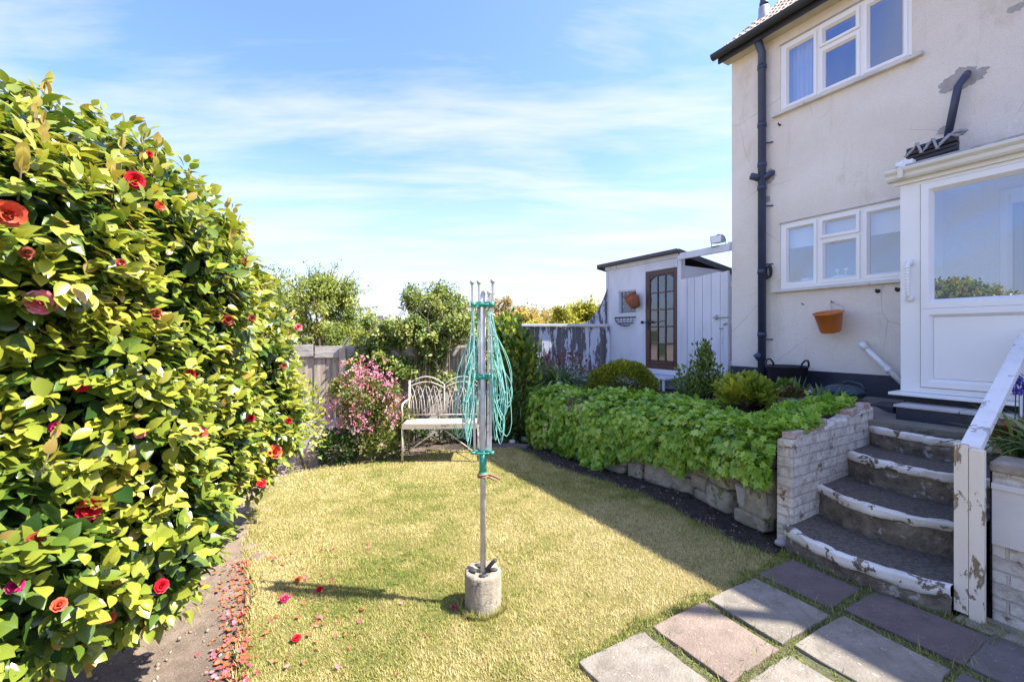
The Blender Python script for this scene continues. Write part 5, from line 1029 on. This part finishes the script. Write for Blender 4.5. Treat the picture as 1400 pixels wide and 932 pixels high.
# ================================================================== ivy over the rubble wall
def ivy():
    t = thing('ivy', 'bright green ivy hedge spilling over the rubble wall', 'ivy', (1.3, 5.1, .3)); P = []; Nn = []; Dd = []
    IW = [(2.13, 3.38)]+RW[1:7]
    L = sum((Vector(IW[i+1])-Vector(IW[i])).length for i in range(len(IW)-1)); n = 21000
    s = rng.random(n)*L; pd = [along(IW, q) for q in s]; p = np.array([(a.x, a.y) for a, _ in pd]); d = np.array([(b.x, b.y) for _, b in pd]); out = np.stack([-d[:, 1], d[:, 0]], 1)
    chk = out[0]@np.array([-1, -1]);  out = out if chk > 0 else -out
    k = rng.random(n); ztop = .80-.07*np.clip((s-1.5)/3, 0, 1); zb = np.interp(s, [0, .3, .8, 1.3, 1.9, 2.6, L], [.46, .42, .36, .25, .10, -.03, -.06])+.2*(vnoise(np.stack([s*3.3, 0*s, 0*s], 1))-.5)
    prof = np.array([(.19, 0.), (.23, .25), (.24, .55), (.22, .80), (.13, .97), (-.02, 1.06), (-.25, 1.08), (-.6, 1.05), (-1.0, 1.0)]); tq = np.array([0, .16, .32, .45, .56, .66, .77, .9, 1.])
    o_ = np.interp(k, tq, prof[:, 0]); zf = np.interp(k, tq, prof[:, 1]); e = .01; do = np.interp(k+e, tq, prof[:, 0])-np.interp(k-e, tq, prof[:, 0]); dz = (np.interp(k+e, tq, prof[:, 1])-np.interp(k-e, tq, prof[:, 1]))*(ztop-zb)
    nl = np.hypot(do, dz)+1e-6; no, nz = dz/nl, -do/nl
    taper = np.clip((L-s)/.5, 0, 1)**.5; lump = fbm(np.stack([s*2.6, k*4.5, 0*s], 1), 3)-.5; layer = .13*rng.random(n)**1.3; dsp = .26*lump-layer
    off = o_*(.4+.6*taper)+no*dsp; z = zb+(ztop-zb)*zf+nz*dsp; hole = fbm(np.stack([s*7, k*11, 0*s+3], 1), 2)
    x = p[:, 0]+out[:, 0]*off; y = p[:, 1]+out[:, 1]*off; P = np.stack([x, y, z], 1)
    keepb = ~((x*UX+y*UY < 1.89) & (x*VX+y*VY > 3.44) & (z < .82)) & ((hole > .40) | (layer > .06))
    nrm = np.stack([out[:, 0]*no, out[:, 1]*no, nz+.35], 1)+unit(n)*.6; dr = np.stack([out[:, 0]*.35*(nz+.2), out[:, 1]*.35*(nz+.2), -1.0*no-.1], 1)+unit(n)*.75
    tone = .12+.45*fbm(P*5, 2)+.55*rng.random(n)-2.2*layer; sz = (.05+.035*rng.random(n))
    P, dr, nrm, sz, tone = P[keepb], dr[keepb], nrm[keepb], sz[keepb], tone[keepb]
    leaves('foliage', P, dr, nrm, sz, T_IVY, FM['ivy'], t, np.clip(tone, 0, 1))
    # runs up over the brick wall top
    m = 1300; v = 3.5+1.35*rng.random(m)**1.2; u = 1.92-.17*rng.random(m)*(.5+.5*np.sin(v*7))+.35*rng.random(m)*(rng.random(m) < .6); z = .84+.1*(v-3.5)+.05*rng.random(m); k = (fbm(np.stack([u*4, v*4, 0*u], 1), 2) > .42)|(u > 1.9); u, v, z = u[k], v[k], z[k]; m = len(u)
    P = np.stack([u*UX+v*VX, u*UY+v*VY, z], 1); leaves('trailing_foliage', P, unit(m)+np.array([0, -.5, -.2]), unit(m)*.4+np.array([0, -.1, 1]), .045+.03*rng.random(m), T_IVY, FM['ivy'], t, .3+.5*rng.random(m))
    b = MB()
    for i in range(70):
        q, dd_ = along(IW, random.uniform(.1, L)); o = Vector((-dd_.y, dd_.x)) ; o = o if (o.x < 0 or o.y < 0) else -o; x0 = Vector((q.x, q.y, random.uniform(.7, .78))); b.tube([x0-Vector((o.x, o.y, 0))*.3, x0+Vector((o.x, o.y, 0))*.08, x0+Vector((o.x*.13+random.uniform(-.08, .08), o.y*.13, -random.uniform(.2, .5)))], [.006, .005, .003], 5)
    b.build('stems', M['twig'], t)
ivy()
# ================================================================== terrace bed plants
c = at(852, 527, 6.5); bushy('dome_conifer', 'rounded yellow-green dwarf shrub with golden tips above the ivy', 'shrub', (c.x, c.y, .86), (.52, .48, .36), 15000, .034, T_DIA, 'dome', (c.x, c.y, .6), .35, 1.2, 1., .6, .16, -.9, None, 10, .01, 1.0, .2)
c = at(765, 545, 7.3); straps('daylily_clump', 'arching clump of grassy green leaves before the peeling fence', 'plant', (c.x, c.y, .62), 330, .8, .026, 'strap', 1.2, .95)
c = at(735, 540, 7.0); straps('daylily_clump', 'smaller grassy clump in the shade right of the laurel', 'plant', (c.x-.25, c.y, .35), 110, .6, .022, 'strap', 1.2, .9)
c = at(770, 510, 7.7); bushy('bronze_shrub', 'thin bronze-leaved shrub poking above the grassy clump', 'shrub', (c.x, c.y, 1.0), (.45, .3, .28), 420, .06, T_DIA, 'bronze', (c.x, c.y, .6), .5, 1, 3., .5, .6, -.7, None, 12, .008)
c = at(697, 500, 7.1); bushy('variegated_laurel', 'tall dark shrub with yellow tipped leaves right of the airer', 'shrub', (c.x, c.y, .95), (.46, .4, .92), 3600, .10, T_OVAL, 'laurel', (c.x, c.y, 0), .9, .7, 5., .5, .45, -.9, None, 9, .014, 1.05, .5)
c = at(690, 570, 6.8); bushy('dark_undergrowth', 'low dark leafy shrub filling the corner below the variegated one', 'shrub', (c.x+.08, c.y, .32), (.55, .35, .4), 2200, .07, T_OVAL, 'dark', (c.x, c.y, 0), .5, .8, 6., .5, .5, -.9)
c = at(965, 535, 5.9)
EU = thing('euonymus', 'upright bushy euonymus with small leaves in front of the gate', 'shrub', (c.x, c.y, .75)); pp = []; tt = []
for (dx, dz, rx, rz) in ((-.17, .18, .22, .22), (.0, .3, .17, .3), (.02, .52, .09, .2), (.2, .12, .2, .18), (-.05, .08, .3, .16)):
    p, s = shell((c.x+dx, c.y+dz*.1, .78+dz), (rx, rx*.8, rz), 560, .35, 1.1, 3.5, .9, dx); pp.append(p); tt.append(s)
pp, tt = np.concatenate(pp), np.concatenate(tt); m = len(pp); leaves('foliage', pp, tt*.5+unit(m)*.5+np.array([0, 0, .8]), tt*.5+unit(m)*.5+np.array([0, 0, .6]), .035+.025*rng.random(m), T_OVAL, FM['euon'], EU)
b = MB(); limbs(b, (c.x, c.y, .75), [(c.x+x, c.y, .8+z) for x, z in ((-.2, .3), (0, .6), (.02, .72), (.2, .25), (-.1, .4), (.1, .35))], .012); b.build('stems', M['twig'], EU)
c = at(1022, 552, 5.0); bushy('golden_shrub', 'low shrub with large yellow-green leaves beside the scalloped edging', 'shrub', (c.x, c.y, .90), (.30, .26, .20), 900, .115, T_CAM, 'yellow', (c.x, c.y, .74), .9, .7, 8., .35, .4, -.5, None, 8, .01, 1.0, .6)
c = at(1070, 552, 4.9); bushy('leafy_shrub', 'small mid green leafy plant right of the golden shrub', 'shrub', (c.x, c.y, .88), (.2, .2, .17), 420, .09, T_CAM, 'euon', (c.x, c.y, .75), .9, .7, 9., .4, .4, -.5, None, 6, .008)
c = at(1128, 552, 4.55); straps('spiky_plant', 'fan of stiff green sword leaves beside the brick wall', 'plant', (c.x, c.y, .80), 60, .34, .03, 'strap', .25, .95)
c = at(1085, 545, 4.75)
tr = thing('stone_trough', 'small pale stone trough planted with alpines above the ivy', 'planter', (c.x, c.y, .80)); b = MB(); b.beam((c.x-.16, c.y+.05, .87), (c.x+.2, c.y-.12, .87), .2, .12); b.build('trough', M['conc'], tr, .015)
p, s = shell((c.x, c.y, .95), (.2, .1, .07), 700, .3, 1.1); m = len(p); leaves('planting', p, s+unit(m)*.4, unit(m), .02+.02*rng.random(m), T_DIA, FM['bronze'], tr); straps('x', '', '', (c.x-.02, c.y-.02, .9), 9, .26, .022, 'strap', .05, .35, tr)
# scalloped edging strip: one moulded strip of round-topped pegs
sc = thing('scalloped_edging', 'row of small round-topped white edging pegs along the terrace', 'edging', (2.9, 5.3, .8)); a_ = at(990, 524, 6.2); e_ = at(1104, 546, 5.1)
for i in range(13):
    q = i/12; p = a_.lerp(e_, q); b = MB(); zt = .985-.02*q; b.tube([(p.x, p.y, .7), (p.x, p.y, zt-.03), (p.x, p.y, zt-.01), (p.x, p.y, zt)], [.052, .052, .045, .022], 14); b.build('peg', M['scallop'], sc)
p = at(1131, 552, 4.35); b = MB(); b.tube([(p.x, p.y, .75), (p.x, p.y, .96), (p.x, p.y, .985), (p.x, p.y, .995)], [.045, .045, .036, .016], 14); tag(b.build('edging_peg', M['scallop']), 'single white round-topped peg at the end of the brick wall', 'edging')
# rocks and low leaves between, behind the ivy
for i, (x, y, Y, r) in enumerate([(1118, 543, 4.7, .05), (885, 545, 6.3, .06), (915, 548, 6.0, .05)]):
    p = at(x, y, Y); tag(rock('stone', (p.x, p.y, .8 if i == 0 else .68), (r*1.4, r, r*.8), M['pebble'], i*5.1), ['pale stone beside the sword leaved plant', 'stone on dark soil right of the dome shrub', 'small stone on the soil before the slatted step'][i], 'stone')
# right hand bed: daffodil leaves, pot, bluebells
DB = [(W(.55, 3.95, .86), 70, .42), (W(.75, 4.15, .84), 60, .40), (W(.35, 4.1, .86), 60, .42)]
tag(edge_fill('side_bed', [w2(-1.8, 3.72), w2(.76, 3.72), w2(.78, 4.85), w2(-1.8, 4.85)], lambda x, y: .83+bz(x, y)*.4+.01, M['peat'], .6, .08), kind='structure')
for i, (p, n, l) in enumerate(DB): straps('daffodil_leaves', ['floppy green bulb leaves beside the brown rimmed pot', 'floppy green bulb leaves hanging over the steps behind the post', 'bulb leaves at the right picture edge behind the pot'][i], 'plant', p, n, l, .02, 'strap', 1.1, .8, None, 'bulb leaves in the raised bed')
c = gnd(1402, 610, .9); c = Vector((3.30, 2.82, .83)); pt = thing('glazed_pot', 'cream glazed pot with brown rim in the raised bed', 'flower pot', c)
b = MB(); b.lathe([(0, 0), (.10, 0), (.115, .03), (.14, .11), (.143, .125)], c, 28); b.build('body', M['glaze'], pt); b = MB(); b.lathe([(.143, .125), (.15, .17), (.165, .185), (.168, .2), (.15, .203), (.14, .18), (0, .16)], c, 28); b.build('rim', M['glaze_b'], pt)
for k, (x, y, Y, l) in enumerate([(1387, 575, 3.1, 'bluebell with violet bells, left of the pair by the rail'), (1398, 578, 3.05, 'bluebell with violet bells at the right picture edge')]):
    p = at(x, y, Y); bb = thing('bluebell', l, 'flower', (p.x, p.y, .84), 'bluebells in the raised bed'); b = MB(); zt = at(x, 515, Y).z
    b.tube([(p.x, p.y, .84), (p.x+.01, p.y, zt-.05), (p.x+.015, p.y, zt)], [.004, .003, .002], 6); b.tube([(p.x+.03, p.y, .84), (p.x+.035, p.y, zt-.06)], [.004, .002], 6); b.build('stem', pm('stem%d' % 0, (.07, .1, .03)), bb)
    n = 60; q = rng.random(n); pos = np.stack([p.x+.012+rng.normal(0, .022, n)+.02*(rng.random(n) < .4), p.y+rng.normal(0, .02, n), zt-.12*q+.01], 1); leaves('bells', pos, unit(n)*.5+np.array([0, 0, -1.]), unit(n), .022+.008*rng.random(n), ([(0, 0, 0), (-.28, .35, .2), (.28, .35, .2), (-.3, 1, .3), (.3, 1, .3), (0, .9, -.1)], [(0, 1, 2), (1, 3, 5), (1, 5, 2), (2, 5, 4)]), FM['bluebell'], bb)
p = W(.62, 4.0, .84); 
# ================================================================== left and back planting
c = at(505, 557, 5.75)
PS = thing('pink_flowering_shrub', 'shrub smothered in pink blossom left of the bench', 'shrub', (c.x, c.y, 0)); pp, ss, tn = clumps((c.x-.02, c.y, .60), (.46, .36, .46), 34, 4200, .13, .9, 2.)
pp = pp[pp[:, 2] > .05]; m = len(pp); leaves('foliage', pp, unit(m)*.6+np.array([0, 0, .5]), unit(m)*.5+np.array([0, 0, .8]), .035+.025*rng.random(m), T_OVAL, FM['pinkleaf'], PS)
s = unit(620); s = s[s[:, 2] > -.45]; q = np.array([c.x-.02, c.y, .60])+s*np.array([.42, .38, .45])*(.86+.34*rng.random(len(s)))[:, None]*(1+.9*(fbm(s*1.8+4, 3)-.5))[:, None]; q[:, 2] += .12*(s[:, 2] > .5)*rng.random(len(s)); kk = rng.random(len(s)) < .38+.5*fbm(q*4, 2); q = q[kk]; tq = np.repeat(np.clip(.15+.6*fbm(q*5, 2)+.3*(rng.random(len(q))-.4), 0, 1), 9); q = np.repeat(q, 9, 0)+rng.normal(0, .017, (len(q)*9, 3)); m = len(q); leaves('blossom', q, unit(m), unit(m)+np.array([.3, -.3, .4]), .020+.014*rng.random(m), T_OVAL, FM['pink'], PS, np.clip(tq+.35*(rng.random(m)-.4), 0, 1))
b = MB(); limbs(b, (c.x, c.y, -.02), [(c.x+random.uniform(-.3, .3), c.y+random.uniform(-.2, .2), random.uniform(.5, 1.0)) for _ in range(12)], .014); b.build('stems', M['bark'], PS)
c = at(462, 612, 5.5); bushy('dark_green_shrub', 'small dense dark green shrub at the foot of the pink one', 'shrub', (c.x, c.y, .17), (.26, .2, .2), 1500, .05, T_OVAL, 'dark', (c.x, c.y, -.02), .4, .9, 11., .5, .4)
c = at(520, 612, 5.6); bushy('low_green_shrub', 'low leafy plant under the pink shrub beside the bench leg', 'shrub', (c.x, c.y, .2), (.3, .22, .22), 1300, .05, T_OVAL, 'climber', (c.x, c.y, -.02), .4, .9, 12., .4, .6)
c = at(543, 585, 5.8); bushy('leafy_plant', 'bright green leafy clump between the pink shrub and bench', 'plant', (c.x, c.y, .33), (.14, .14, .28), 700, .05, T_OVAL, 'climber', (c.x, c.y, -.02), .4, .9, 14., .4, .6)
c = at(418, 585, 5.2); bushy('golden_sapling', 'thin yellow-leaved sapling beside the camellia', 'shrub', (c.x, c.y, .62), (.26, .22, .45), 620, .05, T_OVAL, 'yellow', (c.x, c.y, -.02), .4, .9, 15., .3, .6, -.9, None, 9, .008)
c = at(610, 590, 6.2); bushy('shade_plant', 'small green plant in the shade behind the bench', 'plant', (c.x-.1, c.y+.2, .16), (.5, .15, .16), 900, .05, T_OVAL, 'dark', (c.x, c.y+.2, -.02), .4, .9, 16., .4, .6)
b = MB(); p = gnd(455, 632); q = gnd(545, 618); b.tube([p+Vector((0, 0, .03)), p.lerp(q, .5)+Vector((0, .02, .045)), q+Vector((0, 0, .04))], [.03, .034, .03], 9); tag(b.build('edging_log', M['old_wood_h']), 'weathered log edging the bed below the pink shrub', 'log')
# climber on the back fence
CL = thing('climber', 'tangled leafy climber covering the fence and trellis behind the bench', 'climber', (-1.3, 6.5, 0)); pp = []; tn = []
for (x, y, Y, rx, rz, n) in ((520, 470, 6.75, .36, .42, 2600), (560, 452, 6.85, .42, .34, 2600), (590, 478, 6.9, .3, .3, 1500), (545, 505, 6.8, .36, .3, 1500), (625, 450, 7.0, .3, .26, 1500), (500, 505, 6.65, .26, .3, 1000), (600, 520, 6.9, .28, .12, 300)):
    c = at(x, y, Y-.22); p, s, t_n = clumps(tuple(c), (rx, .2, rz), 18, int(n*1.3), .12, .5, x*.1, -.9, .3); pp.append(p); tn.append(t_n)
pp, tn = np.concatenate(pp), np.concatenate(tn); m = len(pp); leaves('foliage', pp, unit(m)*.8+np.array([0, -.3, .2]), unit(m)*.5+np.array([.2, -.5, .8]), .04+.035*rng.random(m), T_OVAL, FM['climber'], CL, np.clip(.6*tn+.4*rng.random(m), 0, 1))
b = MB()
for i in range(26):
    c = at(random.uniform(500, 640), random.uniform(425, 530), 6.6); o = Vector((c.x+random.uniform(-.2, .2), 6.6, 0)); b.tube([o, o.lerp(c, .5)+Vector((random.uniform(-.1, .1), -.02, 0)), c, c+Vector((random.uniform(-.2, .2), -.06, .2))], [.011, .009, .006, .003], 5)
b.build('stems', M['twig'], CL)
def tree(name, label, c, r, nb, nl, br, size, mat, base, tr_r, seed, na=.5, tpl=T_DIA, group=None, lower=-.6, sprays=0, sm='bark'):
    t = thing(name, label, 'tree', base, group); p, s, tn = clumps(c, r, nb, nl, br, na, seed, lower); m = len(p)
    if sprays:                                                  # loose outer twigs with leaves
        e = unit(sprays*2); e = e[e[:, 2] > -.1][:sprays]; L = np.array(c)+e*np.array(r)*(1.0+.28*rng.random(len(e)))[:, None]; st_ = np.array(c)+e*np.array(r)*.75; q = rng.random((len(e), 16)); ex = (st_[:, None]+(L-st_)[:, None]*q[..., None]).reshape(-1, 3)+rng.normal(0, size*.6, (len(e)*16, 3)); p = np.concatenate([p, ex]); tn = np.concatenate([tn, .4+.5*rng.random(len(ex))]); s = np.concatenate([s, np.repeat(e, 16, 0)]); m = len(p)
    leaves('crown', p, s*.4+unit(m), s*.4+unit(m)*.6+np.array([.1, -.1, .6]), size*(.7+.6*rng.random(m)), tpl, FM[mat], t, np.clip(.6*tn+.4*rng.random(m), 0, 1))
    b = MB(); base = Vector(base); b.tube([base, base.lerp(Vector(c), .5), Vector(c)], [tr_r, tr_r*.75, tr_r*.4], 9); cv = Vector(c)
    limbs(b, base.lerp(cv, .45), [cv+Vector(tuple(unit(1)[0]*np.array(r)*.9)) for _ in range(16)], tr_r*.4, 6, .5, r[0]*.1)
    if sprays:
        for i in range(0, len(L), 2): b.tube([Vector(st_[i]), Vector(L[i])], [tr_r*.1, tr_r*.05], 4)
    b.build('trunk', M['bark'], t); return t
c = at(442, 425, 8.0); tree('hawthorn_tree', 'bushy light green hawthorn beyond the weathered fence', (c.x, c.y, c.z-.05), (.80, .8, .80), 70, 15000, .17, .05, 'hawthorn', (c.x, c.y, -.05), .07, 3., .4, T_OVAL, None, -.9, 70)
c = at(370, 440, 8.6); tree('hawthorn_tree', 'taller green hawthorn mostly hidden behind the camellia', (c.x, c.y, c.z), (.9, .8, 1.0), 70, 9000, .18, .05, 'hawthorn', (c.x, c.y, -.05), .07, 9., .4, T_OVAL, None, -.9, 40)
c = at(597, 422, 7.9); tree('small_tree', 'loose topped small tree above the trellis behind the airer', (c.x, c.y, c.z), (.58, .5, .42), 44, 6500, .12, .055, 'climber', (c.x, c.y, -.05), .05, 5., .5, T_OVAL, None, -.9, 60)
c = at(650, 440, 8.3); tree('small_tree', 'green tree mass directly behind the folded airer', (c.x, c.y, c.z-.2), (.5, .5, .45), 30, 4000, .13, .055, 'climber', (c.x, c.y, -.05), .05, 6., .5, T_OVAL, None, -.9, 20)
FT = [(680, 448, 45, 3.6, 3.2, 'orange', 'far tree with domed orange-brown crown, leftmost beyond the white fence'), (712, 452, 42, 2.8, 2.6, 'orange', 'far orange-yellow tree, second from the left beyond the fence'), (742, 455, 46, 2.8, 2.4, 'orange', 'far low orange tree in the middle of the far row'), (762, 447, 60, 2.7, 3.0, 'orange', 'farthest brownish dome in the row, behind the others'),
      (774, 455, 40, 2.3, 2.2, 'farg', 'far green-yellow tree left of the tallest'), (795, 445, 36, 2.5, 2.6, 'farg', 'tallest bright yellow-green far tree near the shed'), (818, 452, 38, 2.4, 2.3, 'farg', 'far yellow-green tree beside the curved fence wing'), (728, 458, 38, 2.2, 1.5, 'farg', 'low yellowish far bush just over the fence top'), (655, 452, 50, 3.2, 2.6, 'orange', 'far orange tree behind the airer poles'), (775, 460, 34, 3, 1.3, 'farg', 'low spreading yellow far bush over the fence top'), (590, 460, 46, 4, 2.2, 'farg', 'far green tree behind the small garden tree'), (525, 458, 44, 3.5, 2, 'farg', 'far green tree in the gap beside the hawthorn')]
for i, (x, y, Y, rx, rz, m_, l) in enumerate(FT):
    c = at(x, y, Y); tree('distant_tree', l, (c.x, c.y, c.z-.5), (rx, rx, rz), 40, 5200, rx*.24, .30, m_, (c.x, c.y, -.05), .22, i*2.7+1, .3, T_DIA, 'trees far beyond the garden', -.5, 24)
# hedge along the left boundary, seen mirrored in the porch glass
# ================================================================== light, sky, camera
SUN_DIR = Vector((.99, -.14, 0)).normalized(); EL = R(53.3)
sd = Vector((SUN_DIR.x*math.cos(EL), SUN_DIR.y*math.cos(EL), math.sin(EL)))
L = bpy.data.lights.new('sun', 'SUN'); L.energy = 4.3; L.angle = R(.5); L.color = (1, .95, .87); lo = bpy.data.objects.new('sun', L); COL.objects.link(lo); lo.rotation_euler = (-sd).to_track_quat('-Z', 'Y').to_euler(); lo.location = (5, -2, 12)
wd = bpy.data.worlds.new('World'); SC.world = wd; wd.use_nodes = True; nt = wd.node_tree; bg = nt.nodes['Background']
sky = nd(nt, 'TexSky'); sky.sky_type = 'NISHITA'; sky.sun_disc = False; sky.sun_elevation = EL; sky.sun_rotation = math.atan2(sd.x, sd.y); sky.altitude = 50; sky.air_density = 1.0; sky.dust_density = 1.3; sky.ozone_density = 2.5
tc = nd(nt, 'TexCoord'); sp = nd(nt, 'SeparateXYZ'); nt.links.new(tc.outputs['Generated'], sp.inputs[0])
za = nd(nt, 'Math', operation='ADD'); nt.links.new(sp.outputs[2], za.inputs[0]); za.inputs[1].default_value = .16
dv = nd(nt, 'VectorMath', operation='DIVIDE'); nt.links.new(tc.outputs['Generated'], dv.inputs[0]); cz = nd(nt, 'CombineXYZ')
for i in range(3): nt.links.new(za.outputs[0], cz.inputs[i])
nt.links.new(cz.outputs[0], dv.inputs[1])
mp = nd(nt, 'Mapping'); mp.inputs['Rotation'].default_value = (0, 0, R(-32)); mp.inputs['Scale'].default_value = (.6, 2.1, 0); mp.inputs['Location'].default_value = (.6, .35, 0); nt.links.new(dv.outputs[0], mp.inputs[0])
cn = nd(nt, 'TexNoise'); cn.inputs['Scale'].default_value = 1.5; cn.inputs['Detail'].default_value = 7; cn.inputs['Roughness'].default_value = .58; cn.inputs['Distortion'].default_value = .35; nt.links.new(mp.outputs[0], cn.inputs['Vector'])
cf = ramp(nt, cn.outputs['Fac'], [(.42, (0, 0, 0)), (.58, (.45, .45, .45)), (.72, (.8, .8, .8))])
CLOUD = (2.2, 2.27, 2.4)
blue = mix(nt, 1., sky.outputs[0], (.64, .70, 1.0), 'MULTIPLY')
hz = nd(nt, 'MapRange'); nt.links.new(sp.outputs[2], hz.inputs[0]); hz.inputs[1].default_value = 0; hz.inputs[2].default_value = .38; hz.inputs[3].default_value = .8; hz.inputs[4].default_value = 0
nt.links.new(mix(nt, cf, mix(nt, hz.outputs[0], blue, (2.05, 2.28, 2.5)), CLOUD), bg.inputs[0]); bg.inputs[1].default_value = .15
cam = bpy.data.cameras.new('camera'); cam.sensor_width = 36; cam.lens = 36*F/1400; cam.shift_y = -7/1400; cam.clip_end = 2000; cam.clip_start = .05
co = bpy.data.objects.new('camera', cam); COL.objects.link(co); co.location = (0, 0, EYE); co.rotation_euler = (R(90), 0, 0); SC.camera = co
SC.view_settings.view_transform = 'Standard'; SC.view_settings.look = 'None'; SC.view_settings.exposure = 1.7; SC.view_settings.gamma = 1
SC.cycles.use_denoising = True; SC.cycles.max_bounces = 8; SC.cycles.transparent_max_bounces = 16
